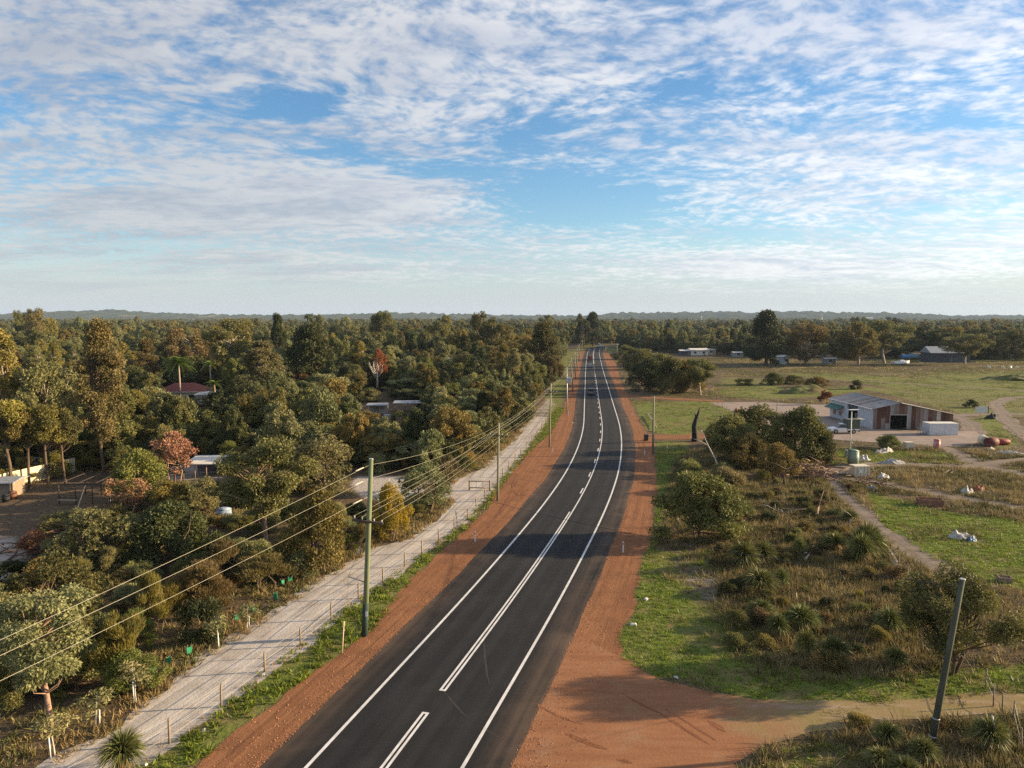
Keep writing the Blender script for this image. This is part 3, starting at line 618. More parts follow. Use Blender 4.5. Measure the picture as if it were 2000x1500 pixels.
def plant(seed, form, H, R, base, nc, nl, L, Wd, hang=0.0, fill=0.45, rc=0.30, mode='leaf', limb=1, tr=0.13, lean=0.15):
    """one plant: crown arrays and trunk MB"""
    r = np.random.default_rng(seed)
    t = r.random(nc) ** (0.8 if form != 'cone' else 1.1); az = np.arange(nc) * 2.39996 + r.random(nc) * 0.9; pr = PROF[form](t)
    rad = R * (1 - rc * .75) * pr * np.sqrt(fill + (1 - fill) * r.random(nc)); wob = 1 + .24 * np.sin(az * 2 + t * 3 + r.random() * 6) + .18 * np.sin(az * 3 - t * 4 + r.random() * 6); out_ = r.random(nc) < .16; wob = np.where(out_, wob * (1.12 + .25 * r.random(nc)), wob)
    cen = np.c_[np.cos(az) * rad * wob, np.sin(az) * rad * wob, base + (H - base) * (.06 + .88 * t)]
    cen[:, 2] += r.normal(size=nc) * (H - base) * .05; cen[:, 2] = np.minimum(cen[:, 2], H * .97); crad = R * rc * np.where(out_, .45 + .3 * r.random(nc), .55 + .85 * r.random(nc) ** 1.5)
    k = r.choice(nc, nl, p=crad ** 2 / np.sum(crad ** 2))
    d = unit(r.normal(size=(nl, 3))); u = r.random(nl) ** (1 / 2.6)
    pos = cen[k] + d * (crad[k] * u)[:, None] * np.array([1, 1, .72])
    pos[:, 2] = np.clip(pos[:, 2], max(.03, base * .5), None)
    if mode == 'rosette':
        nr = nl // 7; p0 = pos[:nr]; d0 = unit(d[:nr] + np.array([0, 0, .7])); pos = np.repeat(p0, 7, 0)
        tx = unit(np.cross(d0, r.normal(size=(nr, 3)))); ty = np.cross(d0, tx); a7 = np.tile(np.arange(7) * 2 * np.pi / 7, nr)
        ax = unit(np.repeat(tx, 7, 0) * np.cos(a7)[:, None] + np.repeat(ty, 7, 0) * np.sin(a7)[:, None] + np.repeat(d0, 7, 0) * .75); n = len(pos)
    elif mode == 'spray':
        ax = unit(unit(pos - np.array([0, 0, -H * .25])) + r.normal(size=pos.shape) * .28); n = nl
    else:
        ax = unit(d * .55 + r.normal(size=pos.shape) * .8 + np.array([0, 0, -hang])); n = nl
    V, Fq = leaves_quads(pos, ax, L * (.6 + .8 * r.random(n)), Wd * (.6 + .8 * r.random(n)), r)
    mb = MB()
    tx, ty = r.normal() * lean * R, r.normal() * lean * R; zt = base + (H - base) * .55
    nst = 1 if limb < 2 else 3
    if limb:
        tops = []
        for s in range(nst):
            a = r.random() * 6.28; o = .35 * R * (nst > 1); bx, by = (math.cos(a) * .12 * nst, math.sin(a) * .12 * nst) if nst > 1 else (0, 0); ex, ey = tx + math.cos(a) * o, ty + math.sin(a) * o
            T = [(bx, by, -.1), (bx + ex * .3 + r.normal() * .05 * R, by + ey * .3, zt * .35), (ex * .6 + r.normal() * .08 * R, ey * .6 + r.normal() * .05 * R, zt * .68), (ex, ey, zt), (ex * 1.1, ey * 1.2, base + (H - base) * .85)]
            q = tr if nst == 1 else tr * .65; mb.tube(T, [q * 1.25, q, q * .8, q * .5, q * .2], 7, False); tops.append(T)
        for i in range(nc):
            T = tops[i % nst]; c = cen[i]; f = min(max((c[2] - R * .5) / zt, .25), 1.0) * 3; j = int(min(f, 2.99)); w = f - j
            p0 = Vector(T[j]).lerp(Vector(T[j + 1]), w); p3 = Vector(c); md = p0.lerp(p3, .5) + Vector((r.normal() * .1 * R, r.normal() * .1 * R, -.06 * R))
            q = tr * .36; mb.tube([p0, md, p3], [q, q * .6, q * .2], 5, False)
    return V, Fq, mb
PRO = {}
def proto(key, seeds, **kw):
    PRO[key] = []
    for s in seeds:
        V, Fq, mb = plant(s, **kw)
        cm = mesh_np('crown_' + key, V, Fq, [LEAF['olive']])
        tm = None
        if mb.f:
            tm = bpy.data.meshes.new('trunk_' + key); tm.from_pydata([tuple(v) for v in mb.v], [], mb.f); tm.materials.append(BARK['brown']); tm.polygons.foreach_set('use_smooth', mb.sm); tm.update()
        PRO[key].append((cm, tm, kw['H'], 2 * kw['R']))
proto('gum', (1, 2, 3), form='umbrella', H=10, R=3.8, base=3.0, nc=40, nl=13000, L=.30, Wd=.068, hang=.8, rc=.26, tr=.17)
proto('avenue', (41, 42), form='umbrella', H=10, R=3.4, base=5.4, nc=34, nl=10000, L=.30, Wd=.068, hang=.7, rc=.27, tr=.19)
proto('tall', (4, 5), form='column', H=18, R=3.7, base=2.6, nc=80, nl=18000, L=.34, Wd=.085, hang=.6, rc=.27, tr=.22)
proto('bush', (6, 7, 8), form='dome', H=4, R=2.6, base=.25, nc=44, nl=12500, L=.18, Wd=.048, hang=-.4, rc=.27, limb=2, tr=.10)
proto('mound', (31,), form='dome', H=5, R=3.4, base=.1, nc=75, nl=15000, L=.22, Wd=.065, hang=-.3, rc=.21, fill=.6, limb=2, tr=.10)
proto('banksia', (9, 10, 11), form='round', H=5, R=2.7, base=.7, nc=40, nl=12600, L=.185, Wd=.042, rc=.28, mode='rosette', limb=2, tr=.15)
proto('spray', (12, 13, 14), form='dome', H=3, R=1.4, base=.2, nc=20, nl=8500, L=.28, Wd=.017, rc=.36, mode='spray', limb=2, tr=.05)
proto('low', (15, 16), form='dome', H=1.5, R=1.3, base=.05, nc=14, nl=4200, L=.17, Wd=.032, hang=-.6, rc=.36, limb=2, tr=.03)
proto('dense', (17, 18), form='cone', H=13, R=5, base=.8, nc=80, nl=20000, L=.36, Wd=.10, hang=.2, rc=.23, tr=.3)
proto('round', (19, 20), form='round', H=9, R=4.2, base=1.2, nc=48, nl=16000, L=.28, Wd=.08, hang=.3, rc=.25, tr=.2)
proto('thin', (21, 22), form='round', H=4.2, R=1.9, base=1.0, nc=26, nl=2600, L=.20, Wd=.06, rc=.26, limb=2, tr=.09)
proto('open', (23,), form='umbrella', H=5, R=3.4, base=.8, nc=56, nl=22000, L=.17, Wd=.04, hang=.0, rc=.22, limb=2, tr=.13)
proto('sapling', (24,), form='round', H=2.2, R=.5, base=.7, nc=9, nl=340, L=.15, Wd=.035, hang=.5, rc=.4, tr=.02)
KIND = {'gum': ('gum_tree', 'tree'), 'tall': ('paperbark_tree', 'tree'), 'bush': ('bush', 'bush'), 'mound': ('bush', 'bush'), 'avenue': ('gum_tree', 'tree'), 'banksia': ('banksia_tree', 'tree'), 'spray': ('upright_shrub', 'shrub'), 'low': ('low_shrub', 'shrub'),
        'dense': ('evergreen_tree', 'tree'), 'round': ('round_tree', 'tree'), 'thin': ('withered_tree', 'tree'), 'open': ('open_tree', 'tree'), 'sapling': ('sapling', 'sapling')}
_cnt = [0]
PLACED = []
def set_mat(o, m):
    o.material_slots[0].link = 'OBJECT'; o.material_slots[0].material = m
def put(key, leaf, x, y, H, Wd, label, group=None, bark='brown', name=None, cat=None, rz=None):
    _cnt[0] += 1; i = _cnt[0]; cm, tm, pH, pW = PRO[key][i % len(PRO[key])]
    e = empty(name or KIND[key][0], (x, y, 0), rz if rz is not None else (i * 2.4) % 6.283); tag(e, label, cat or KIND[key][1], group)
    e.scale = (Wd / pW, Wd / pW, H / pH)
    if tm: t = link('trunk', tm, e); set_mat(t, BARK[bark])
    c = link('crown', cm, e); set_mat(c, LEAF[leaf])
    PLACED.append((x, y, Wd / 2)); return e
def tree(key, leaf, px, base, top, wpx, label, group=None, bark='brown', **kw):
    x, y = g(px, base); H = max(.5, h_at(y, top)); return put(key, leaf, x, y, H, wpx * y / F_PX * 1.04, label, group, bark, **kw)

# the plants one can point at, by the place where they stand in the photograph
TREES = [
 ('gum', 'grey', 100, 1418, 1158, 215, 'grey green tree with forking pale limbs beside the white sand track, lowest in the picture', 'pink'),
 ('banksia', 'olive', 120, 1300, 1092, 185, 'sage green banksia standing just behind the pale limbed tree by the track', 'brown'),
 ('banksia', 'sage', 24, 1350, 1172, 150, 'sage banksia cut by the picture edge beside the pale limbed tree', 'brown'),
 ('spray', 'gold', 330, 1215, 1150, 90, 'golden brown wispy shrub between the golden shrubs and the track', 'brown'),
 ('spray', 'brown', 520, 1150, 1085, 110, 'brown twiggy shrub behind the cluster of tree guards', 'brown'),
 ('banksia', 'sage', 195, 1128, 1004, 160, 'rounded pale sage banksia next to the brown felled branches in the sandy yard', 'brown'),
 ('bush', 'dark', 330, 1110, 985, 185, 'dark green spreading bush between the sage banksia and the tall gum', 'brown'),
 ('gum', 'olive', 520, 1062, 858, 165, 'tall olive gum with pinkish trunks standing over the sand track', 'pink'),
 ('banksia', 'sage', 630, 978, 862, 135, 'grey green banksia with dark trunk behind the tall power pole', 'brown'),
 ('bush', 'gold', 622, 1112, 962, 140, 'olive brown bush touching the sand track beside the tall power pole', 'brown'),
 ('bush', 'yellow', 762, 1058, 948, 72, 'bright yellow wattle bush at the edge of the sand track', 'brown'),
 ('banksia', 'grey', 832, 1002, 912, 112, 'dark grey green banksia between the yellow wattle and the wooden gate', 'brown'),
 ('bush', 'lime', 270, 988, 884, 130, 'light green bush in front of the pink dead tree', 'brown'),
 ('thin', 'pink', 342, 945, 846, 88, 'taller dead tree with pink brown leaves near the flat roofed shed', 'pink'),
 ('thin', 'pink', 248, 1008, 936, 88, 'smaller dead bush with pink brown leaves beside the rusty pipe frame', 'pink'),
 ('banksia', 'sage', 400, 1015, 936, 72, 'small sage green tree in front of the flat roofed shed', 'brown'),
 ('spray', 'gold', 235, 1325, 1203, 105, 'golden upright shrub beside the sand track, next to the pale limbed tree', 'brown'),
 ('spray', 'gold', 292, 1236, 1128, 72, 'golden green feathery shrub behind the golden upright one', 'brown'),
 ('spray', 'brown', 440, 1150, 1066, 95, 'brown feathery shrub below the two lowest wires beside the track', 'brown'),
 ('spray', 'brown', 395, 1200, 1100, 110, 'brownish bush with arching twigs just above the green tree guards', 'brown'),
 ('low', 'dark', 390, 1248, 1180, 95, 'dark low shrub at the sand track edge beside a sapling', 'brown'),
 ('avenue', 'gold', 22, 958, 786, 110, 'gum with dark trunk in front of the cream panel fence, first of the row', 'brown'),
 ('avenue', 'gold', 58, 955, 800, 85, 'gum in front of the cream panel fence, second of the row', 'brown'),
 ('avenue', 'gold', 96, 952, 796, 85, 'gum in front of the cream panel fence, third of the row', 'brown'),
 ('avenue', 'olive', 128, 945, 806, 72, 'gum at the end of the cream panel fence, last of the row', 'brown'),
 ('round', 'sage', 103, 905, 706, 132, 'large pale grey green round tree behind the cream panel fence', 'pale'),
 ('tall', 'gold', 12, 905, 640, 95, 'tall golden tree cut by the picture edge behind the cream fence', 'pale'),
 ('tall', 'brown', 204, 925, 620, 100, 'very tall narrow bronze tree rising above the bushland', 'brown'),
 ('tall', 'olive', 232, 905, 742, 90, 'olive tree leaning against the very tall bronze tree', 'brown'),
 ('tall', 'brown', 290, 790, 660, 58, 'slim bronze tree with bare pale trunk beside the red roofed house', 'pale'),
 ('round', 'brown', 370, 738, 636, 108, 'broad brown crowned tree behind the red roofed house', 'pale'),
 ('gum', 'olive', 452, 765, 622, 105, 'big gum with bare white limbs between the red house and the pale tree', 'pale'),
 ('tall', 'sage', 512, 808, 666, 92, 'pale sage tree of two rounded stories in the middle of the bushland', 'pale'),
 ('dense', 'dark', 608, 765, 612, 125, 'large dark evergreen with rounded top behind the white roofed house', 'brown'),
 ('dense', 'dark', 545, 735, 608, 44, 'dark pointed evergreen beside the large dark one', 'brown'),
 ('thin', 'red', 741, 762, 684, 34, 'small red leaved tree behind the white dead branches', 'brown'),
 ('thin', 'rust', 585, 770, 730, 46, 'rust red shrub in front of the white roofed house', 'brown'),
 ('gum', 'gold', 1035, 742, 656, 66, 'golden gum in the tall clump left of the road', 'brown'),
 ('dense', 'olive', 1062, 748, 624, 88, 'tallest dark olive tree of the clump beside the road', 'brown'),
 ('round', 'brown', 1076, 762, 694, 44, 'round bronze tree at the foot of the tall clump', 'brown'),
 ('round', 'olive', 955, 720, 606, 78, 'tall round gum on the skyline beside the road clump', 'pale'),
 ('round', 'olive', 750, 700, 606, 56, 'tall gum on the skyline above the red leaved tree', 'pale'),
 ('gum', 'brown', 72, 700, 603, 44, 'tall dark gum on the skyline above the golden tree', 'pale'),
 ('gum', 'olive', 40, 690, 606, 22, 'thin tufted gum on the skyline next to a darker one', 'pale'),
 ('round', 'olive', 860, 705, 614, 50, 'rounded skyline gum between two taller skyline gums', 'pale'),
 # east of the road
 ('mound', 'olive', 1366, 1052, 928, 166, 'big round olive bush on its own beside the road', 'brown'),
 ('bush', 'olive', 1428, 902, 812, 108, 'olive bush behind the thin bleached dead trunk', 'brown'),
 ('banksia', 'olive', 1478, 880, 796, 92, 'greyish round tree between the charred stump and the shed', 'brown'),
 ('bush', 'olive', 1562, 902, 798, 132, 'wide dark olive bush nearest to the white utility with canopy', 'brown'),
 ('bush', 'gold', 1518, 935, 868, 80, 'golden green bush beside the heap of broken timber', 'brown'),
 ('bush', 'olive', 1398, 872, 828, 60, 'small olive bush at the foot of the charred stump', 'brown'),
 ('bush', 'gold', 1460, 912, 850, 90, 'golden olive bush filling the gap in the clump before the yard', 'brown'),
 ('banksia', 'grey', 1520, 888, 812, 80, 'grey green tree in the middle of the clump before the yard', 'brown'),
 ('bush', 'dark', 1598, 905, 836, 80, 'dark bush at the timber heap end of the clump', 'brown'),
 ('bush', 'dark', 1240, 722, 684, 60, 'dark bush filling the roadside thicket near its far end', 'brown'),
 ('bush', 'olive', 1290, 752, 692, 80, 'olive bush filling the centre of the roadside thicket', 'brown'),
 ('bush', 'gold', 1340, 766, 706, 80, 'golden bush between the broad olive bush and the leaning tree', 'brown'),
 ('bush', 'olive', 1222, 702, 675, 52, 'bush at the far end of the roadside thicket', 'brown'),
 ('bush', 'olive', 1255, 738, 683, 74, 'olive bush in the middle of the roadside thicket', 'brown'),
 ('bush', 'dark', 1268, 762, 702, 84, 'dark green bush at the roadside thicket’s verge side', 'brown'),
 ('bush', 'olive', 1312, 768, 700, 86, 'broad olive bush in the front of the roadside thicket', 'brown'),
 ('gum', 'olive', 1368, 772, 700, 68, 'leaning open tree at the paddock end of the roadside thicket', 'pale'),
 ('dense', 'dark', 1496, 714, 602, 92, 'tallest dark tree standing alone in the paddock', 'brown'),
 ('round', 'brown', 1572, 712, 630, 92, 'wide brown gum next to the tallest dark tree', 'pale'),
 ('round', 'gold', 1676, 714, 626, 86, 'golden gum with a clear trunk at the paddock’s far side', 'pale'),
 ('gum', 'olive', 1728, 710, 628, 82, 'gum with white limbs leaning over the boat', 'pale'),
 ('round', 'dark', 1820, 702, 634, 78, 'dark tree behind the grey house', 'brown'),
 ('gum', 'olive', 1884, 712, 652, 82, 'spreading gum in front of the grey house', 'pale'),
 ('round', 'dark', 1918, 700, 640, 92, 'dark rounded tree to the far side of the grey house', 'brown'),
 ('round', 'olive', 1985, 705, 642, 70, 'olive tree cut by the picture edge past the grey house', 'brown'),
 ('dense', 'dark', 1158, 676, 607, 48, 'tall dark tree rising behind the bend of the road', 'brown'),
 ('round', 'dark', 1138, 680, 622, 34, 'dark rounded tree beside the tall one behind the bend', 'brown'),
 ('open', 'olive', 1850, 1312, 1126, 228, 'wide low orange tinted tree behind the leaning power pole', 'brown'),
 ('spray', 'rust', 1611, 790, 763, 24, 'small rust brown shrub behind the shed', 'brown'),
 ('low', 'dark', 1672, 760, 744, 26, 'lone dark low shrub in the green paddock behind the shed', 'brown'),
 ('bush', 'dark', 1897, 796, 781, 26, 'lone dark round shrub behind the notice board', 'brown'),
 ('bush', 'lime', 1735, 877, 850, 52, 'light green shrub in front of the shed doorway', 'brown'),
 ('bush', 'olive', 1510, 752, 728, 44, 'olive bush at one end of the paddock bush row', 'brown'),
 ('bush', 'olive', 1548, 750, 733, 44, 'olive bush in the middle of the paddock bush row', 'brown'),
 ('bush', 'gold', 1596, 757, 736, 48, 'golden bush beside the grassy earth mound', 'brown'),
 ('low', 'olive', 1452, 752, 740, 40, 'low olive shrub in the dry paddock', 'brown'),
 ('low', 'tan', 1420, 960, 920, 80, 'brown low shrub beside the bleached dead trunk', 'brown'),
 ('low', 'olive', 1345, 930, 900, 60, 'dry shrub on the grass verge near the guide post', 'brown'),
]
for key, leaf, px, base, top, wpx, label, bark in TREES: tree(key, leaf, px, base, top, wpx, label, None, bark)

# thicket, scrub and wood between them
BUSH_R = [(p[0] - 1.0, p[1]) for p in SAND_L] + G([(1112, 690), (1128, 680)])
bush_poly = [(-400, -30), (-25, -30), (-30, 20)] + BUSH_R + [(25, 470), (36, 560), (36, 620), (-600, 620)]
CLEAR = [G([(-300, 965), (0, 962), (150, 925), (235, 925), (232, 1000), (120, 1025), (60, 1140), (-300, 1160)]), G([(685, 928), (790, 926), (890, 936), (900, 980), (780, 990), (712, 978), (685, 955)]),
         G([(355, 900), (440, 905), (440, 945), (360, 940)]), G([(300, 755), (445, 760), (445, 795), (300, 795)]), G([(560, 728), (620, 728), (660, 795), (560, 790)]), G([(660, 785), (840, 785), (840, 832), (650, 832)])]
# from the camera's height these stay in sight: (x0, x1, lowest row a nearer crown may reach up to, distance)
KEEP = [(312, 445, 776, 178), (560, 625, 738, 225), (690, 830, 806, 145), (712, 765, 758, 215), (355, 440, 942, 98), (420, 470, 1008, 80), (0, 150, 962, 90), (100, 250, 1000, 85), (312, 385, 940, 96), (860, 880, 745, 240), (440, 590, 1060, 69), (570, 690, 985, 84)]
def ok(x, y, rad, gap=0.72):
    for X, Y, R in PLACED:
        if (x - X) ** 2 + (y - Y) ** 2 < ((rad + R) * gap) ** 2: return False
    return True
r = np.random.default_rng(99)
WORD = {'olive': 'olive', 'grey': 'grey green', 'sage': 'sage green', 'dark': 'dark green', 'gold': 'golden green', 'brown': 'bronze', 'lime': 'light green', 'rust': 'rust red'}
MARKS = [(100, 1418, 'the pale limbed tree'), (195, 1128, 'the rounded sage banksia'), (330, 1110, 'the dark spreading bush'), (520, 1062, 'the tall gum over the track'), (630, 978, 'the banksia behind the nearest pole'), (762, 1058, 'the yellow wattle'), (832, 1002, 'the banksia by the gate'),
         (342, 945, 'the taller pink dead tree'), (165, 1000, 'the rusty pipe frame'), (70, 950, 'the cream panel fence'), (103, 890, 'the large pale round tree'), (204, 910, 'the very tall bronze tree'), (290, 790, 'the slim bronze tree'), (352, 788, 'the red roofed house'), (452, 765, 'the big gum with white limbs'),
         (512, 808, 'the pale two storied tree'), (608, 765, 'the large dark evergreen'), (585, 785, 'the white roofed house'), (738, 764, 'the white dead tree'), (735, 812, 'the grey roofed shelter'), (798, 806, 'the long open shelter'), (866, 752, 'the lamp post'), (972, 978, 'the second power pole'), (1073, 873, 'the third power pole'),
         (1062, 748, 'the tallest tree of the road clump'), (955, 720, 'the tall round skyline gum'), (393, 938, 'the flat white roofed shed'), (438, 1018, 'the blue and white tank'), (440, 1150, 'the brown feathery shrub'), (235, 1325, 'the golden upright shrub'), (622, 1112, 'the olive brown trackside bush'), (700, 880, 'the sand driveway'), (300, 860, 'the pink tree thicket'), (550, 880, 'the scrub hollow'), (900, 860, 'the wires above the scrub')]
MARKS = [m for m in MARKS if m[2] not in ('the pink tree thicket', 'the scrub hollow')]
ORD = ['closest', 'second', 'third', 'fourth', 'fifth', 'sixth', 'seventh', 'eighth', 'ninth']
def visible_place(x, y): return in_poly(np.array([x]), np.array([y]), bush_poly)[0] and not any(in_poly(np.array([x]), np.array([y]), c)[0] for c in CLEAR)
NEAR = []
def grow(count, ymin, ymax, power, gap, choose, most):
    n = 0; tries = 0
    while tries < most and n < count:
        tries += 1
        y = ymin + (ymax - ymin) * r.random() ** power; x = -0.72 * y - 3 + r.random() * (0.72 * y + 60)
        if not visible_place(x, y): continue
        px, pb = pix(x, y, 0); key, H, Wd = choose(r.random(), y)
        edge = curve_y(SAND_S, np.array([y]))[0] - x
        if edge < .7: continue
        if edge < 7 and y > 60: H *= .72; Wd *= .85
        H *= .78 + .5 * r.random(); Wd *= .85 + .35 * r.random()
        for x0, x1, row, dist in KEEP:
            if y < dist and x0 - Wd / 2 / y * F_PX < px < x1 + Wd / 2 / y * F_PX: H = min(H, h_at(y, row))
        if H < 0.7: continue
        if H < 2 and key not in ('low', 'spray'): key = 'low'; Wd = min(Wd, 3.2)
        if not ok(x, y, Wd / 2, gap): continue
        leaf = r.choice(['sage', 'grey', 'olive', 'gold', 'brown', 'sage', 'lime', 'dark', 'olive']) if y < 130 else r.choice(['olive', 'grey', 'sage', 'dark', 'gold', 'brown', 'olive', 'gold', 'lime'])
        if key == 'thin': leaf = 'brown'
        PLACED.append((x, y, Wd / 2)); NEAR.append((key, leaf, x, y, H, Wd, px, pb)); n += 1
def mid_trees(q, y):
    if y < 125: return [('bush', 2.8, 4.2), ('banksia', 3.6, 4.4), ('bush', 3.4, 4.8), ('banksia', 4.2, 4.6)][int(q * 4)]
    if y < 185: return [('banksia', 4.4, 5.2), ('bush', 3.8, 5.6), ('banksia', 5.4, 5.2), ('gum', 6.5, 5.4), ('bush', 4.6, 6.0), ('round', 5.5, 5.6), ('thin', 4.0, 3.6)][int(q * 7)]
    return [('gum', 8.5, 6.4), ('round', 8.0, 7.2), ('banksia', 6.0, 6.2), ('gum', 10, 7.0), ('bush', 5.0, 6.5), ('tall', 11.5, 5.6), ('round', 9.0, 7.8)][int(q * 7)]
def shrubs(q, y): return [('low', 1.5, 3.0), ('spray', 2.4, 2.8), ('low', 2.0, 3.4), ('spray', 3.0, 3.2), ('low', 1.2, 2.4)][int(q * 5)]
grow(235, 72, 235, .85, .56, mid_trees, 16000)
grow(70, 36, 80, .9, .42, lambda q, y: [('bush', 1.9, 3.0), ('banksia', 2.2, 3.0), ('spray', 2.2, 2.6), ('bush', 2.4, 3.2)][int(q * 4)], 9000)
grow(255, 36, 130, .75, .42, shrubs, 26000)
NAMED = {}
for it in NEAR:
    key, leaf, x, y, H, Wd, px, pb = it
    m = min(MARKS, key=lambda m: math.hypot((m[0] - px), (m[1] - pb) * 1.6)); dx, dy = px - m[0], pb - m[1]
    rel = 'beside' if abs(dy) < abs(dx) * .35 else ('behind' if dy < 0 else 'in front of')
    NAMED.setdefault((WORD[leaf], key, rel, m[2]), []).append((math.hypot(dx, dy), it))
for (word, key, rel, mark), its in NAMED.items():
    its.sort(key=lambda t: t[0]); kn = KIND[key][0].replace('_', ' ')
    for i, (_, (k_, leaf, x, y, H, Wd, px, pb)) in enumerate(its):
        lb = f'{word} {kn} {rel} {mark}' if len(its) == 1 else f'{ORD[min(i, 8)]} {word} {kn} {rel} {mark}'
        put(key, leaf, x, y, H, Wd, lb, 'trees and shrubs of the bushland west of the track', 'pale' if key in ('gum', 'round', 'tall') and (i + int(x)) % 2 else 'brown')

# the wood beyond, too many trees to pick apart: one mass of instanced trees
def woodland():
    pts = []; r = np.random.default_rng(5)
    P = np.array(PLACED); near_c = P[:, :2]
    def scatter(n, y0, y1, xa, xb, hs, ws, keep):
        y = np.sqrt(y0 ** 2 + (y1 ** 2 - y0 ** 2) * r.random(n)); x = y * (xa + (xb - xa) * r.random(n))
        k = keep(x, y); x, y = x[k], y[k]; m = len(x)
        for i in range(m): pts.append((x[i], y[i], ws * (.65 + .5 * r.random() + .6 * r.random() ** 3), hs * (.55 + .35 * r.random() + .75 * r.random() ** 3), r.random() * 6.28, r.integers(0, 10)))
    def left(x, y): return in_poly(x, y, bush_poly) & ~np.any([in_poly(x, y, c) for c in CLEAR], axis=0)
    def free(x, y):
        d = np.min((x[:, None] - near_c[None, :, 0]) ** 2 + (y[:, None] - near_c[None, :, 1]) ** 2 - (P[None, :, 2] * .8) ** 2, axis=1); return d > 1.5
    def nearwood(x, y):
        k = left(x, y) & free(x, y); h = 6.5
        for x0, x1, row, dist in KEEP:
            px = 1000 + F_PX * x / y; k &= ~((y < dist) & (px > x0 - 12) & (px < x1 + 12) & (622 + (CAM_H - h) / y * F_PX < row + 6))
        return k
    road_far = road_c[road_c[:, 1] > 380]
    def clear_road(x, y):
        d = np.min(np.hypot(x[:, None] - road_far[None, ::3, 0], y[:, None] - road_far[None, ::3, 1]), axis=1); return d > 15
    def right_edge(x): return np.interp(x, [60, 110, 180, 240, 330, 500], [520, 425, 385, 372, 375, 380])
    def everywhere(x, y):
        k = clear_road(x, y); cl = np.where(x > cen_x(np.minimum(y, 500)) + 2, y > right_edge(x), (x < cen_x(np.minimum(y, 500)) - 19) | (y > 600)); 
        return k & cl & (vnoise(x, y, 90, 8) > .13)
    scatter(5200, 100, 275, -.76, .1, 6.5, 5.6, nearwood)
    scatter(7000, 255, 720, -.78, .80, 10.5, 7.4, lambda x, y: everywhere(x, y) & (((y > 255) & in_poly(x, y, bush_poly) & free(x, y)) | ~in_poly(x, y, bush_poly)))
    scatter(240, 280, 1000, -.78, .80, 15.5, 12.5, lambda x, y: everywhere(x, y) & ((y > 420) | in_poly(x, y, bush_poly)))
    scatter(7000, 700, 1600, -.80, .82, 12.5, 9.5, everywhere)
    scatter(8000, 1600, 4200, -.82, .85, 15, 17, lambda x, y: vnoise(x, y, 160, 18) > .25)
    pts = np.array(pts); n = len(pts)
    src = bpy.data.collections.new('woodland_tree_kinds')
    for i, (key, leaf, bark) in enumerate([('gum', 'olive', 'pale'), ('round', 'olive', 'brown'), ('gum', 'grey', 'pale'), ('round', 'dark', 'brown'), ('gum', 'dark', 'brown'), ('bush', 'grey', 'brown'), ('gum', 'gold', 'brown'), ('round', 'grey', 'pale'), ('round', 'gold', 'brown'), ('dense', 'dark', 'brown')]):
        cm, tm, pH, pW = PRO[key][i % len(PRO[key])]
        cv = np.empty(len(cm.vertices) * 3, np.float32); cm.vertices.foreach_get('co', cv); cv = cv.reshape(-1, 4, 3)
        cv = cv[::2] * 1.0; c0 = cv.mean(1, keepdims=True); cv = (c0 + (cv - c0) * 1.45).reshape(-1, 3) / np.array([pW, pW, pH], np.float32)
        m = mesh_np('woodland_%02d' % i, cv, np.arange(len(cv)).reshape(-1, 4), [LEAF[leaf]])
        o = bpy.data.objects.new('woodland_%02d' % i, m); src.objects.link(o)
    me = bpy.data.meshes.new('woodland'); me.vertices.add(n); co = np.c_[pts[:, 0], pts[:, 1], np.zeros(n)].astype(np.float32); me.vertices.foreach_set('co', co.ravel())
    for nm, data, tp in (('rot', np.c_[np.zeros(n), np.zeros(n), pts[:, 4]], 'FLOAT_VECTOR'), ('size', pts[:, [2, 2, 3]], 'FLOAT_VECTOR')):
        a = me.attributes.new(nm, tp, 'POINT'); a.data.foreach_set('vector', data.astype(np.float32).ravel())
    a = me.attributes.new('which', 'INT', 'POINT'); a.data.foreach_set('value', pts[:, 5].astype(np.int32))
    me.materials.append(LEAF['olive'])
    o = link('woodland', me); tag(o, 'dense bushland of gum trees reaching to the horizon', 'woodland', kind='stuff')
    gt = bpy.data.node_groups.new('grow_woodland', 'GeometryNodeTree')
    gt.interface.new_socket('Geometry', in_out='INPUT', socket_type='NodeSocketGeometry'); gt.interface.new_socket('Geometry', in_out='OUTPUT', socket_type='NodeSocketGeometry')
    N = gt.nodes; L = gt.links; gi = N.new('NodeGroupInput'); go = N.new('NodeGroupOutput')
    ip = N.new('GeometryNodeInstanceOnPoints'); ci = N.new('GeometryNodeCollectionInfo'); ci.inputs['Collection'].default_value = src; ci.inputs['Separate Children'].default_value = True; ci.inputs['Reset Children'].default_value = True
    L.new(gi.outputs[0], ip.inputs['Points']); L.new(ci.outputs[0], ip.inputs['Instance']); ip.inputs['Pick Instance'].default_value = True
    for nm, tp, sock in (('rot', 'FLOAT_VECTOR', 'Rotation'), ('size', 'FLOAT_VECTOR', 'Scale'), ('which', 'INT', 'Instance Index')):
        na = N.new('GeometryNodeInputNamedAttribute'); na.data_type = tp; na.inputs['Name'].default_value = nm; L.new(na.outputs[0], ip.inputs[sock])
    L.new(ip.outputs[0], go.inputs[0])
    md = o.modifiers.new('grow', 'NODES'); md.node_group = gt
    return n
woodland()

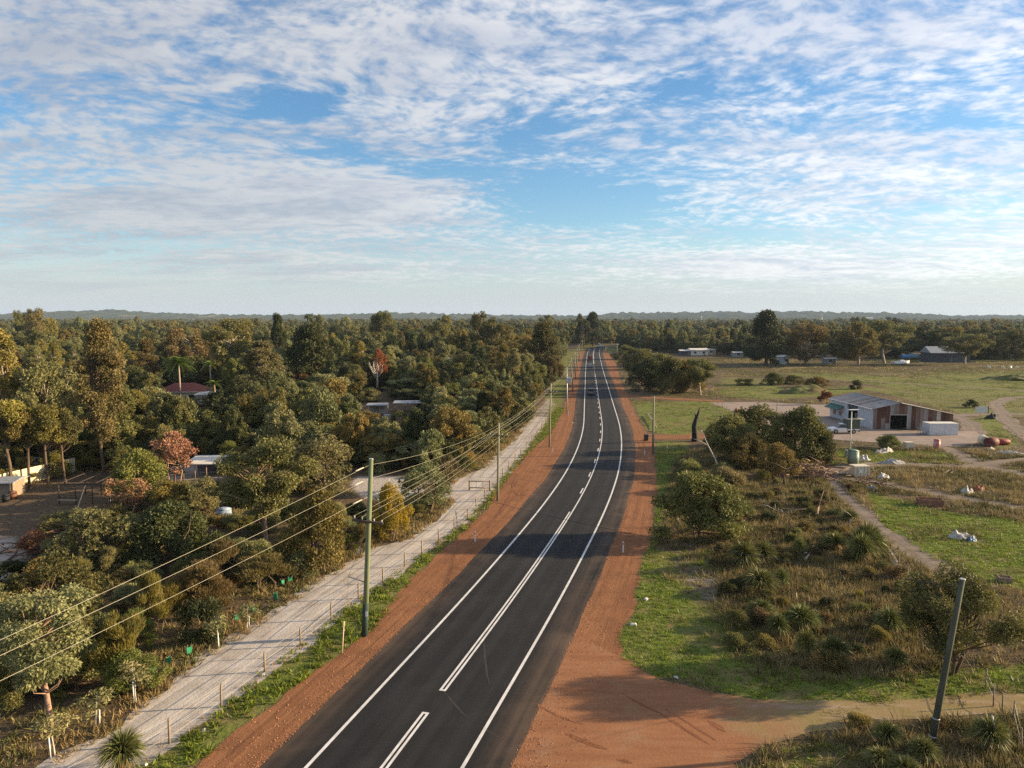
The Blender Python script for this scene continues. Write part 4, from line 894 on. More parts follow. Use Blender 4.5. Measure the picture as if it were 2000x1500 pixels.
# ------------------------------------------------------------------ grass and heath
def tufts(name, xy, h, w, nb, bw, mat, label, cat, seed=1, splay=0.5):
    r = np.random.default_rng(seed); n = len(xy); h = np.broadcast_to(h, (n,)) * (.55 + .8 * r.random(n)); w = np.broadcast_to(w, (n,)) * (.6 + .8 * r.random(n))
    az = r.random((n, nb)) * 6.283; q = np.sqrt(r.random((n, nb))); b0 = np.stack([np.cos(az) * q, np.sin(az) * q, np.zeros((n, nb))], -1) * (w * .5)[:, None, None]
    b0[..., 0] += xy[:, 0, None]; b0[..., 1] += xy[:, 1, None]
    tip = b0 + np.stack([np.cos(az) * q * splay, np.sin(az) * q * splay, np.zeros((n, nb))], -1) * (w)[:, None, None] + r.normal(size=(n, nb, 3)) * (w * .12)[:, None, None]
    tip[..., 2] = h[:, None] * (.45 + .75 * r.random((n, nb))) * (1.1 - .5 * q)
    a2 = r.random((n, nb)) * 6.283; sd = np.stack([np.cos(a2), np.sin(a2), np.zeros((n, nb))], -1) * (bw * (.6 + .8 * r.random((n, nb))))[..., None]
    V = np.stack([b0 - sd, b0 + sd, tip], 2).reshape(-1, 3)
    o = link(name, mesh_np(name, V, np.arange(len(V)).reshape(-1, 3), [LEAF[mat]])); tag(o, label, cat, kind='stuff'); return o
def pick(n, x0, x1, y0, y1, fn, seed):
    r = np.random.default_rng(seed); x = x0 + (x1 - x0) * r.random(n); y = y0 + (y1 - y0) * r.random(n); z = zone_values(x, y)
    p = fn(x, y, z); k = r.random(n) < p; return np.c_[x, y][k]
yard_np = YARD
def open_ground(x, y):
    k = (x > curve_y(GRAV_R, y) + .15) & (y > 26); k &= ~in_poly(x, y, APRON) & ~in_poly(x, y, yard_np)
    for pxs, w in TRACKS:
        P = resample(np.array(G(pxs)), 2.0); d = np.min(np.hypot(x[:, None] - P[None, :, 0], y[:, None] - P[None, :, 1]), axis=1); k &= d > w * .45
    k &= ~((x > 18) & (x < 42) & (np.abs(y - 132.5) < 2.6)) & ~((y > 184) & (y < 200) & (x < 55) & (np.abs(y - (199 - (x - 29) * .35)) < 3))
    k &= ~((x > 67.8) & (x < 83.8) & (y > 140) & (y < 160))
    return k
nz = lambda x, y, s, sd: vnoise(x, y, s, sd)
heath = pick(46000, 8, 78, 27, 118, lambda x, y, z: open_ground(x, y) * np.clip(z[..., 1] * 1.15 - z[..., 0] * .75 + (nz(x, y, 3.5, 1) - .5) * .9, 0.02, 1), 1)
tufts('heath_tussocks', heath, .62, .72, 18, .026, 'tan', 'tan and brown tussocks covering the heath east of the road', 'tussocks', 1, .6)
hd = pick(20000, 8, 78, 27, 118, lambda x, y, z: open_ground(x, y) * np.clip(z[..., 1] * 1.0 - z[..., 0] * .7 + (nz(x, y, 5, 2) - .58) * 1.6, 0.0, 1), 2)
tufts('heath_scrub', hd, .66, .95, 20, .032, 'olive', 'dark olive heath plants growing among the tan tussocks', 'heath', 2, .5)
gr = pick(70000, 6, 78, 27, 118, lambda x, y, z: open_ground(x, y) * np.clip(z[..., 0] * 1.25 + (nz(x, y, 2.5, 4) - .55) * .9, 0, 1), 3)
tufts('green_grass', gr, .20, .34, 9, .030, 'grass', 'bright green grass along the eastern verge and paddocks', 'grass', 3, .8)
def left_verge(x, y): return (x > curve_y(FENCE_S, y) + .1) & (x < curve_y(GRAV_L, y) + .25 * (nz(x, y, 1.2, 6) - .3))
lv = pick(60000, -24, 14, 30, 175, lambda x, y, z: left_verge(x, y) * np.clip(.25 + 1.2 * (nz(x, y, 1.6, 5) - .25), 0, 1), 4)
tufts('verge_weeds', lv, .30, .40, 9, .055, 'grass', 'bright green weeds between the track fence and the red gravel', 'weeds', 4, .7)
ls = pick(14000, -26, 14, 30, 175, lambda x, y, z: ((x > curve_y(FENCE_S, y) - .5) & (x < curve_y(FENCE_S, y) + .8)) * .8, 5)
tufts('fence_grass', ls, .38, .30, 8, .02, 'straw', 'dry straw grass growing along the track fence', 'grass', 5, .6)
def fl(x, y): return (x < curve_y(SAND_S, y) + .2) & (y > 30)
lf = pick(42000, -75, 20, 33, 125, lambda x, y, z: fl(x, y) * ~np.any([in_poly(x, y, c) for c in CLEAR[:3]], axis=0) * np.clip((nz(x, y, 4, 9) - .25) * 1.4, 0, 1), 6)
tufts('bushland_undergrowth', lf, .45, .60, 11, .035, 'tan', 'brown dry undergrowth beneath the bushland trees', 'undergrowth', 6, .6)
le = pick(52000, -26, 20, 30, 150, lambda x, y, z: ((x < curve_y(SAND_S, y) + .6) & (x > curve_y(SAND_S, y) - 3.2)) * np.clip(.45 + (nz(x, y, 2, 10) - .5) * 1.5, 0, 1), 7)
tufts('track_edge_grass', le, .42, .46, 11, .028, 'straw', 'straw coloured grass and twigs along the sand track', 'grass', 7, .6)
ln = pick(16000, -30, 20, 30, 120, lambda x, y, z: ((x < curve_y(SAND_S, y) + .3) & (x > curve_y(SAND_S, y) - 6)) * np.clip((nz(x, y, 2.4, 14) - .45) * 2, 0, 1), 17)
tufts('trackside_herbs', ln, .40, .62, 13, .045, 'olive', 'olive low herbs scattered along the bush side of the sand track', 'herbs', 17, .6)
tg = pick(26000, 14, 40, 30, 47, lambda x, y, z: in_poly(x, y, APRON) * np.clip((nz(x, y, 2.2, 21) - .52) * 2.4 * np.clip((x - 15) / 6, 0, 1), 0, 1), 23)
tufts('driveway_grass', tg, .08, .26, 7, .03, 'meadow', 'short patchy grass growing over the sandy end of the driveway', 'grass', 23, .9)
fd = pick(60000, 20, 330, 105, 400, lambda x, y, z: open_ground(x, y) * (x < y * .74) * np.clip(.30 + z[..., 1] * .3 + (nz(x, y, 9, 11) - .5) * 1.5, 0, 1), 8)
tufts('paddock_grass', fd, .26, 1.15, 10, .075, 'meadow', 'mixed green and straw grass over the eastern paddocks', 'grass', 8, .7)
fs = pick(30000, 20, 330, 105, 400, lambda x, y, z: open_ground(x, y) * (x < y * .74) * np.clip((z[..., 1] - z[..., 0] * .9) * .6 + (nz(x, y * 2.5, 16, 12) - .66) * 2.0, 0, 1), 9)
tufts('paddock_tussocks', fs, .65, 1.3, 14, .055, 'tan', 'brown dry tussocks in drifts over the eastern paddocks', 'tussocks', 9, .6)

# low bushes humped over the heath
HMARK = [(1366, 1056, 'the big round olive bush'), (1405, 922, 'the bleached leaning trunk'), (1585, 930, 'the heap of broken timber'), (1850, 1312, 'the orange tinted tree'), (1545, 992, 'the dark fallen log'), (1340, 1120, 'the pale sandy patch'), (1690, 1090, 'the largest grass tree'), (1745, 1100, 'the broken heath fence'), (1482, 1155, 'the mid heath grass tree'),
         (1566, 1232, 'the paired grass trees'), (1628, 1292, 'the dark hollow grass tree'), (1816, 985, 'the rusty open tub'), (1735, 1455, 'the grass tree trio'), (1925, 1465, 'the wide dark grass tree'), (1660, 960, 'the dirt track corner')]
HB = []; r = np.random.default_rng(321); tries = 0
while len(HB) < 130 and tries < 9000:
    tries += 1; y = 36 + 62 * r.random(); x = 9 + 42 * r.random(); px, pb = pix(x, y, 0)
    z = zone_values(np.array([x]), np.array([y]))[0]
    if px > 2010 or pb > 1510 or z[1] < .5 or z[0] > .7 or not open_ground(np.array([x]), np.array([y]))[0]: continue
    Wd = .9 + 1.3 * r.random() ** 1.5; H = Wd * (.38 + .3 * r.random())
    if not ok(x, y, Wd / 2, .75): continue
    PLACED.append((x, y, Wd / 2)); HB.append((x, y, H, Wd, px, pb, r.choice(['brown', 'olive', 'dark', 'brown', 'gold', 'olive'])))
HN = {}
for it in HB:
    m = min(HMARK, key=lambda m: math.hypot(m[0] - it[4], (m[1] - it[5]) * 1.6)); dx, dy = it[4] - m[0], it[5] - m[1]; rel = 'beside' if abs(dy) < abs(dx) * .35 else ('behind' if dy < 0 else 'in front of'); HN.setdefault((WORD[it[6]], rel, m[2]), []).append((math.hypot(dx, dy), it))
for (word, rel, mk), its in HN.items():
    its.sort(key=lambda t: t[0])
    for i, (_, (x, y, H, Wd, px, pb, leaf)) in enumerate(its): put('low', leaf, x, y, H, Wd, (f'{word} low heath bush {rel} {mk}' if len(its) == 1 else f'{ORD[min(i, 8)]} {word} low heath bush {rel} {mk}'), 'low bushes on the heath', 'brown', 'heath_bush', 'heath bush')

def haze():
    mb = MB().box((0, 4050, 74), (18400, 10400, 152)); m = bpy.data.materials.new('haze_air'); m.use_nodes = True; N = m.node_tree.nodes; L = m.node_tree.links
    N.remove(N['Principled BSDF']); pv = N.new('ShaderNodeVolumePrincipled'); pv.inputs['Color'].default_value = (0.60, 0.78, 1.0, 1); pv.inputs['Density'].default_value = HAZE; pv.inputs['Anisotropy'].default_value = 0.1
    L.new(pv.outputs[0], N['Material Output'].inputs['Volume'])
    tag(mb.build('haze', m), 'pale blue haze over the far bushland', 'haze', kind='stuff')
HAZE = 5.2e-5
haze()

def stones():
    r = np.random.default_rng(77); n = 9000; y = 33 + 70 * r.random(n) ** 1.3; side = r.random(n) < .5; ed = r.random(n) ** 2
    xl = cen_x(y) - 5.85 - ed * 3.2; xr = cen_x(y) + 5.85 + ed * 3.4; x = np.where(side, xl, xr); s_ = .018 + .05 * r.random(n) ** 3
    d = np.array([[1, 0, -.3], [-.5, .87, -.3], [-.5, -.87, -.3], [0, 0, .7]]); a = r.random(n) * 6.28; ca_, sa_ = np.cos(a), np.sin(a)
    V = d[None] * (s_[:, None, None] * (.7 + .6 * r.random((n, 4, 1)))); V = np.stack([V[..., 0] * ca_[:, None] - V[..., 1] * sa_[:, None], V[..., 0] * sa_[:, None] + V[..., 1] * ca_[:, None], V[..., 2]], -1); V[..., 0] += x[:, None]; V[..., 1] += y[:, None]; V[..., 2] += .02
    b = np.arange(n)[:, None, None] * 4; F_ = (np.array([[0, 1, 3], [1, 2, 3], [2, 0, 3]])[None] + b).reshape(-1, 3)
    tag(link('gravel_stones', mesh_np('gravel_stones', V.reshape(-1, 3), F_, [solid('loose_stone', (.40, .20, .11), (.24, .11, .06), 9, .9)])), 'loose red stones scattered along the gravel verges', 'stones', kind='stuff')
stones()
# ------------------------------------------------------------------ poles and wires
def at(px, py, y):
    """the point at forward distance y that shows at a pixel"""
    z = h_at(y, py); f = y * math.cos(PITCH) - (z - CAM_H) * math.sin(PITCH); return Vector(((px - 1000) / F_PX * f, y, z))
M_POLE = solid('pole_timber', (0.30, 0.285, 0.20), (0.20, 0.185, 0.125), 3.0, 0.9, bump=0.3, stretch=(1, 1, .15)); M_POLEG = solid('pole_green_timber', (0.20, 0.235, 0.125), (0.15, 0.17, 0.09), 2.0, 0.9, stretch=(1, 1, .2))
M_POLED = solid('pole_dark_collar', (0.045, 0.075, 0.055), (0.03, 0.05, 0.038), 3.0, 0.8); M_ARM = solid('crossarm_timber', (0.12, 0.085, 0.065), (0.07, 0.05, 0.04), 4.0, 0.9); M_STEEL = solid('galvanised_steel', (0.50, 0.50, 0.48), (0.36, 0.36, 0.35), 4.0, 0.5, 0.6)
M_CERAM = solid('insulator', (0.55, 0.52, 0.46), (0.4, 0.36, 0.3), 5.0, 0.4); M_WIRE = solid('aluminium_wire', (0.42, 0.39, 0.29), (0.34, 0.31, 0.23), 1.0, 0.5, 0.0); M_CABLE = solid('black_cable', (0.02, 0.02, 0.02), (0.03, 0.03, 0.03), 1.0, 0.6)
M_WHITE = solid('white_paint', (0.78, 0.77, 0.75), (0.66, 0.65, 0.62), 2.0, 0.5); M_RED = solid('red_plastic', (0.45, 0.05, 0.03), (0.35, 0.04, 0.03), 3.0, 0.4); M_BLACK = solid('black_rubber', (0.018, 0.018, 0.018), (0.03, 0.03, 0.03), 5.0, 0.8)
M_POST = solid('old_fence_timber', (0.33, 0.25, 0.17), (0.20, 0.15, 0.105), 6.0, 0.9, bump=0.3); M_FWIRE = solid('fence_wire', (0.42, 0.38, 0.33), (0.3, 0.26, 0.22), 2.0, 0.6)
POLE_G = 'power poles along the sand track'
def power_pole(px, base, tpx, top, label, arm=None, mat=M_POLE, group=POLE_G, collar=False, yaw=0.0, rad=.16, armlen=2.0, armdrop=1.4, pins=True):
    x, y = g(px, base); T = at(tpx, top, y); e = empty('power_pole', (x, y, 0)); tag(e, label, 'power pole', group)
    tp = T - Vector((x, y, 0)); MB().tube([(0, 0, -.2), tp * .5, tp], [rad, rad * .86, rad * .70], 12).build('pole', mat, e)
    MB().tube([tp, tp + Vector((0, 0, .05))], [rad * .76, rad * .76], 12).build('cap', M_STEEL, e)
    if collar: MB().tube([tp * 0, tp * .19], [rad * 1.07, rad * 1.03], 12).build('collar', M_POLED, e)
    if arm:
        a = MB().box(tp - Vector((0, 0, armdrop)) + Vector((0, -rad - .03, 0)), (armlen, .10, .12), rz=yaw).build('crossarm', M_ARM, e)
        d = Vector((math.cos(yaw), math.sin(yaw), 0))
        for k in (-.46, -.2, .2, .46): MB().tube([tp - Vector((0, 0, armdrop - .06)) + d * armlen * k, tp - Vector((0, 0, armdrop - .24)) + d * armlen * k], [.04, .055], 8).build('insulator', M_CERAM, a)
    return e, T
poles = []
p1, T1 = power_pole(712, 1242, 725, 897, 'tall green timber power pole nearest the camera, standing between track and road', None, M_POLEG, POLE_G, True, rad=.20)
y1 = g(712, 1242)[1]; o1 = p1.location
armc = at(719, 1017, y1); A0 = at(690, 1013, y1 + .3); A1 = at(748, 1023, y1 - .3)
ca = MB().box((armc - o1) + Vector((0, -.24, 0)), ((A1 - A0).length, .11, .13), rz=-.20, ry=.05).build('crossarm', M_ARM, p1)
LV1 = [A0.lerp(A1, k) + Vector((0, 0, .22)) for k in (.04, .30, .70, .96)]
for q in LV1: MB().tube([q - o1 - Vector((0, 0, .2)), q - o1], [.04, .055], 8).build('insulator', M_CERAM, ca)
strut = at(680, 1126, y1); sb = at(713, 1137, y1); anc = g(679, 1168)
MB().tube([sb - o1, strut - o1], .05, 8).build('stay_strut', solid('strut_pale', (0.62, 0.55, 0.40), None, 3, .6), p1)
MB().tube([armc - o1 - Vector((0, 0, .2)), at(700, 1078, y1) - o1, strut - o1, Vector((anc[0], anc[1], 0)) - Vector(o1)], .014, 5).build('stay_wire', M_WIRE, p1)
MB().tube([at(702, 1072, y1) - o1, at(698, 1084, y1) - o1], .06, 8).build('stay_insulator', M_CERAM, p1)
MB().box(at(717, 1197, y1) - o1 + Vector((.0, -.21, 0)), (.14, .02, .34)).build('sign_plate', M_WHITE, p1)
SPEC = [(972, 978, 974, 828, 'second power pole beside the wooden gate, with a crossarm'), (1073, 873, 1076, 750, 'third power pole with crossarm, on the red gravel verge'), (1108, 807, 1107, 718, 'pale power pole carrying a transformer box'),
        (1119, 765, 1115, 700, 'power pole just past the transformer pole'), (1124, 740, 1123, 688, 'power pole level with the nearest utility on the road'), (1128, 722, 1127, 680, 'power pole level with the silver wagon on the road'),
        (1133, 704, 1131, 672, 'power pole level with the truck on the road'), (1138, 690, 1137, 662, 'last power pole of the row before the road bends')]
ends = [(T1, LV1)]
HV_OFF = [(0, .0, -.35), (0, 0, -1.15), (0, 0, -2.0)]
for i, (px, b, tx, tp, lb) in enumerate(SPEC):
    pc = i == 2
    e, T = power_pole(px, b, tx, tp, lb, not pc, M_STEEL if pc else M_POLE, yaw=-.15, rad=.15 if i < 3 else .17, armlen=2.1, armdrop=1.35)
    d = Vector((math.cos(-.15), math.sin(-.15), 0)); ends.append((T, [T + d * 2.1 * k - Vector((0, 0, 1.12)) for k in (-.46, -.2, .2, .46)]))
    if pc:
        MB().box((.35, -.3, (T.z) * .73), (.95, .7, 1.15)).build('transformer', solid('transformer_grey', (.42, .44, .44), (.34, .36, .36), 2, .5), e, .04); MB().box((.15, -.1, T.z * .73 + .8), (1.3, .08, .1)).build('bracket', M_STEEL, e)
def wire(a, b, sag, n=14):
    return [a.lerp(b, k / n) - Vector((0, 0, sag * 4 * (k / n) * (1 - k / n))) for k in range(n + 1)]
# the run back past the camera: where each of the three wires leaves the frame fixes the next pole's place
hv1 = [at(722, 908, y1), at(721, 935, y1), at(720, 970, y1)]
exits = [(0, 1241), (0, 1272), (0, 1322)]; P0 = []
for a, (ex, ey) in zip(hv1, exits):
    q = g(ex, ey, a.z - .35); q = Vector((q[0], q[1], a.z - .35)); d = (q - a) / (a.y - q.y); P0.append(Vector((a.x + d.x * (a.y + 8), -8, a.z)))
names = ['uppermost', 'middle', 'lowest']
for k in range(3):
    mb = MB(); pts = wire(P0[k], hv1[k], .5, 20)
    for i in range(len(ends) - 1):
        a = hv1[k] if i == 0 else ends[i][0] + Vector(HV_OFF[k]) * (.35 if i else 1); b = ends[i + 1][0] + Vector(HV_OFF[k]) * .35
        pts += wire(a, b, .55 if i < 3 else .8)[1:]
    mb.tube(pts, [float(np.interp(p.y, [50, 90, 150], [.0085, .0075, .005])) for p in pts], 5); tag(mb.build('power_line', M_WIRE), f'{names[k]} of the three long pale wires running along the track poles', 'power line', 'wires along the track poles')
for k in range(4):
    pts = [ends[0][1][k]]
    for i in range(len(ends) - 1): pts += wire(ends[i][1][k], ends[i + 1][1][k], .45 if i < 3 else .7)[1:]
    tag(MB().tube(pts, [float(np.interp(p.y, [50, 90, 150], [.008, .007, .0045])) for p in pts], 5).build('power_line', M_WIRE), ('bush side', 'second', 'third', 'road side')[k] + ' wire of the four lower wires strung between the crossarms', 'power line', 'wires along the track poles')
# strain insulators where the wires end on the first pole
for k in range(3):
    a = hv1[k]; d = (P0[k] - a).normalized(); MB().tube([a + d * .9 - o1, a + d * 2.0 - o1], .035, 8).build('strain_insulator', M_CERAM, p1)
# east side poles
rp, RT = power_pole(1275, 886, 1277, 775, 'single power pole on the eastern verge beside the wheelie bin', None, M_POLE, 'poles east of the road', rad=.18)
np_, NT = power_pole(1818, 1455, 1880, 1132, 'dark leaning power pole in the corner beside the spiky grass trees', None, solid('pole_dark', (.11, .115, .08), (.065, .065, .045), 3, .9, stretch=(1, 1, .2)), 'poles east of the road', rad=.17)
for k in (.05, .16): MB().tube([(NT - np_.location) * k, (NT - np_.location) * (k + .008)], .178, 12).build('metal_band', M_STEEL, np_)
sw, ST = power_pole(1512, 868, 1519, 780, 'thin timber pole standing in the bushes beside the yard', None, M_POLE, 'poles east of the road', rad=.10)
cab = [NT - Vector((0, 0, .4))]
P2 = Vector((*g(958, 996), 0)); dst = Vector((P2.x, P2.y, 1.0))
tag(MB().tube(wire(NT - Vector((0, 0, .4)), dst, .55, 24), .020, 5).build('service_cable', M_CABLE), 'black cable sagging across the road from the leaning pole', 'cable')
tag(MB().tube([NT - Vector((0, 0, .5)), Vector((*g(1922, 1270), 0.0))], .014, 5).build('stay_wire', M_CABLE), 'thin stay wire from the leaning pole down into the orange tree', 'cable')
FARP = [(1154, 671, 1154, 649, 'far power pole behind the white van at the bend'), (1179, 668, 1179, 652, 'far power pole between the two white vehicles at the bend'), (1202, 667, 1201, 647, 'far power pole behind the last white car'), (1183, 688, 1183, 677, 'short pole on the inner side of the bend'), (1205, 700, 1205, 672, 'grey pole in the far end of the roadside thicket')]
for px, b, tx, tp, lb in FARP: power_pole(px, b, tx, tp, lb, True, M_POLE, 'poles at the bend', rad=.2, armlen=2.4, armdrop=.7)
# street light in the wood
x, y = g(866, 752); e = empty('street_light', (x, y, 0)); tag(e, 'tall bare lamp post with white head rising from the bush', 'lamp post'); z = h_at(y, 700)
MB().tube([(0, 0, 0), (0, 0, z - .4), (.3, 0, z), (1.4, 0, z + .1)], [.12, .09, .07, .06], 8).build('post', M_POLE, e); MB().box((1.7, 0, z + .1), (1.0, .4, .22), taper=.7).build('lamp_head', M_WHITE, e, .04)
x, y = g(1660, 893); e = empty('light_pole', (x, y, 0)); tag(e, 'slim white pole beside the green water tank', 'pole'); z = h_at(y, 801)
MB().tube([(0, 0, 0), (0, 0, z)], [.09, .07], 8).build('post', M_WHITE, e); MB().box((.3, 0, z + .05), (1.5, .5, .12), rz=.1).build('lamp_head', M_WHITE, e); MB().box((-.25, 0, .55), (.9, .7, 1.1)).build('meter_box', solid('grey_box', (.36, .37, .33), None, 3, .7), e, .03)

# ------------------------------------------------------------------ fences, gate, verge furniture
def wire_fence(pts, label, h=1.05, wires=(.35, .7, 1.0), rad=.065, mat=M_POST, name='post_and_wire_fence'):
    e = empty(name, (*pts[0], 0)); tag(e, label, 'fence'); r = np.random.default_rng(len(pts)); tops = []
    b = Vector((*pts[0], 0))
    for x, y in pts:
        p = Vector((x, y, 0)) - b; ln = Vector((r.normal() * .03, r.normal() * .03, h * (.95 + .1 * r.random()))); MB().tube([p - Vector((0, 0, .1)), p + ln], [rad, rad * .92], 8).build('post', mat, e); tops.append(p + ln)
    for wz in wires: MB().tube([p - Vector((0, 0, h - wz)) for p in tops], .012, 4).build('wire', M_FWIRE, e)
    return e
wire_fence([(FENCE[0][0] - 4.0 * k, FENCE[0][1] - 6.0 * k) for k in (4, 3, 2, 1)] + FENCE[:14], 'post and wire fence beside the white sand track, up to the gate', 1.25, (.3, .75, 1.22))
wire_fence(FENCE[15:] + G([(1075, 812), (1083, 800)]), 'post and wire fence along the track beyond the gate', 1.2, (.4, .8, 1.15))
wire_fence(G([(1393, 784), (1402, 791), (1411, 797), (1419, 803), (1426, 810), (1433, 816), (1441, 823)]), 'low wire fence between the green paddock and the yard', 1.1, (.5, 1.0))
wire_fence(G([(1600, 868), (1630, 872), (1676, 876), (1760, 880), (1836, 876), (1897, 882), (1960, 886), (1990, 888)]), 'wire fence with thin posts in front of the shed', 1.25, (.4, .8, 1.2), .05)
wire_fence(G([(1716, 1068), (1740, 1088), (1755, 1112), (1775, 1140), (1800, 1175)]), 'short broken wire fence on the heath next to the orange tree', 1.3, (.6, 1.1), .045)
wire_fence(G([(1925, 1345), (1940, 1380), (1957, 1392), (1978, 1410), (1995, 1470)]), 'wire fence of thin posts past the leaning pole', 1.2, (.5, 1.0), .04)
ga, gb = Vector((*g(917, 957), 0)), Vector((*g(957, 958), 0)); e = empty('wooden_gate', ga); tag(e, 'low timber rail gate closing the sand driveway by the second pole', 'gate'); d = gb - ga
for q in (Vector((0, 0, 0)), d): MB().tube([q - Vector((0, 0, .1)), q + Vector((0, 0, 1.25))], .10, 8).build('post', M_POST, e)
for z in (1.1, .3): MB().tube([Vector((0, 0, z)), d + Vector((0, 0, z))], .06, 8).build('rail', M_POST, e)
for k in (.33, .66): MB().tube([d * k + Vector((0, 0, .3)), d * k + Vector((0, 0, 1.1))], .035, 6).build('stile', M_POST, e)
def guide_post(px, b, label, h=1.0):
    x, y = g(px, b); e = empty('guide_post', (x, y, 0)); tag(e, label, 'guide post', 'white guide posts on the verges')
    MB().box((0, 0, h / 2), (.12, .05, h), taper=.96).build('post', M_WHITE, e, .01); MB().box((0, -.03, h - .2), (.08, .02, .16)).build('reflector', M_RED, e)
for a in [(928, 1058, 'white guide post on the red gravel below the second power pole'), (1217, 1079, 'white guide post on the eastern gravel beside the big round bush'), (1259, 888, 'white guide post next to the single eastern power pole'), (1079, 884, 'white guide post at the foot of the third power pole'),
          (1234, 813, 'white guide post on the gravel below the green paddock'), (1110, 812, 'white guide post at the foot of the transformer pole'), (1203, 742, 'white guide post in front of the roadside thicket'), (1216, 722, 'white guide post at the thicket edge')]: guide_post(*a)
def stake(px, b, tpx, top, label, mat, name='marker_stake'):
    x, y = g(px, b); T = at(tpx, top, y); o = MB().tube([(0, 0, -.1), T - Vector((x, y, 0))], [.04, .035], 6).build(name, mat, None, 0, (x, y, 0)); tag(o, label, 'stake', 'marker stakes')
M_STAKE = solid('pale_stake', (.70, .55, .40), (.62, .48, .34), 3, .7); M_YST = solid('yellow_stake', (.55, .50, .25), None, 3, .7)
stake(668, 1276, 672, 1213, 'thin pale stake leaning beside the nearest power pole', M_STAKE); stake(1303, 893, 1303, 864, 'yellow stake on the grass next to the single eastern pole', M_YST)
stake(1952, 1470, 1938, 1398, 'white steel picket leaning in the grass trees’ shade', M_WHITE); stake(1720, 1075, 1720, 1038, 'grey picket at the heath’s edge behind two grass trees', M_POST)
stake(760, 958, 760, 935, 'white post on the sand driveway behind the yellow wattle', M_WHITE); stake(1557, 1175, 1555, 1158, 'pale stick standing among the tan tussocks', M_STAKE)
# green tree guards and staked saplings
M_GUARD = solid('green_plastic', (.03, .27, .135), (.025, .21, .10), 3, .5); M_STK = solid('garden_stake', (.45, .36, .24), None, 3, .8)
gh = None
GUARDS = [(253, 1345), (296, 1318), (331, 1298), (369, 1277), (462, 1212), (493, 1194), (530, 1137), (551, 1144), (566, 1138), (539, 1170)]
GLAB = ['green tree guard closest to the camera beside the sand track', 'second green tree guard along the sand track', 'third green tree guard along the sand track', 'fourth green tree guard along the sand track', 'green tree guard next to a tall staked sapling', 'green tree guard furthest up the single row',
        'green tree guard in the grassy patch, first of the cluster', 'half hidden green tree guard in the middle of the cluster', 'green tree guard at the track side of the cluster', 'green tree guard below the rest of the cluster']
for (px, b), lb in zip(GUARDS, GLAB):
    x, y = g(px, b); e = empty('tree_guard', (x, y, 0), (px * 1.7) % 3); tag(e, lb, 'tree guard', 'green tree guards')
    mb = MB(); n = 3; R0 = .19; hh = .46
    vs = [(math.cos(2.094 * k) * R0, math.sin(2.094 * k) * R0, z) for z in (.03, hh) for k in range(3)] + [(math.cos(2.094 * k) * (R0 - .02), math.sin(2.094 * k) * (R0 - .02), z) for z in (.03, hh) for k in range(3)]
    fs = [(k, (k + 1) % 3, 3 + (k + 1) % 3, 3 + k) for k in range(3)] + [(6 + (k + 1) % 3, 6 + k, 9 + k, 9 + (k + 1) % 3) for k in range(3)] + [(3 + k, 3 + (k + 1) % 3, 9 + (k + 1) % 3, 9 + k) for k in range(3)]
    mb.add(vs, fs).build('sleeve', M_GUARD, e)
    for k in range(3): MB().tube([(math.cos(2.094 * k) * (R0 - .03), math.sin(2.094 * k) * (R0 - .03), -.05), (math.cos(2.094 * k) * (R0 - .03), math.sin(2.094 * k) * (R0 - .03), hh + .08)], .012, 5).build('stake', M_STK, e)
for px, b, top, lb in [(108, 1478, 1385, 'thin white stemmed sapling at the bottom edge beside the sand track'), (186, 1422, 1345, 'leaning white stemmed sapling on the sand track’s edge'), (266, 1372, 1285, 'sapling behind the closest tree guard'), (427, 1264, 1195, 'staked bushy sapling beside the dark low shrub'), (482, 1228, 1180, 'small sapling next to the fifth tree guard')]:
    x, y = g(px, b); H = h_at(y, top); e = put('sapling', 'sage', x, y, H, 1.7, lb, 'saplings beside the sand track', 'dead'); MB().tube([(.12, 0, 0), (.14, 0, 1.0)], .02, 5).build('stake', M_WHITE, e)

# ------------------------------------------------------------------ grass trees
def grass_tree_mesh(seed):
    r = np.random.default_rng(seed); n = 620; az = r.random(n) * 6.283; el = np.arcsin(np.clip(-.35 + 1.35 * r.random(n), -1, 1)); d = np.c_[np.cos(az) * np.cos(el), np.sin(az) * np.cos(el), np.sin(el)]
    L = 1.0 * (.75 + .35 * r.random(n)); p0 = np.array([0, 0, .75]) + d * .08; md = p0 + d * L[:, None] * .6 + np.c_[np.zeros((n, 2)), .05 * L]; tip = p0 + d * L[:, None] * .97 - np.c_[np.zeros((n, 2)), .18 * L * np.cos(el)]
    sd = unit(np.cross(d, r.normal(size=(n, 3)))) * .017; V = np.stack([p0 - sd, p0 + sd, md + sd, md - sd], 1); V2 = np.stack([md - sd, md + sd, tip + sd * .15, tip - sd * .15], 1)
    V = np.concatenate([V, V2]).reshape(-1, 3); V[:, 2] = np.maximum(V[:, 2], .02); return mesh_np('grass_tree_crown', V, np.arange(len(V)).reshape(-1, 4), [LEAF['spike']])
GTM = [grass_tree_mesh(s) for s in (1, 2, 3)]
def skirt_mesh():
    r = np.random.default_rng(8); n = 170; az = r.random(n) * 6.283; q = .25 + .4 * r.random(n); p0 = np.c_[np.cos(az) * .12, np.sin(az) * .12, .55 + .2 * r.random(n)]; tip = np.c_[np.cos(az) * q, np.sin(az) * q, .03 + .25 * r.random(n)]; sd = np.c_[-np.sin(az), np.cos(az), az * 0] * .022
    return mesh_np('grass_tree_skirt', np.stack([p0 - sd, p0 + sd, tip], 1).reshape(-1, 3), np.arange(3 * n).reshape(n, 3), [LEAF['straw']])
GSK = skirt_mesh()
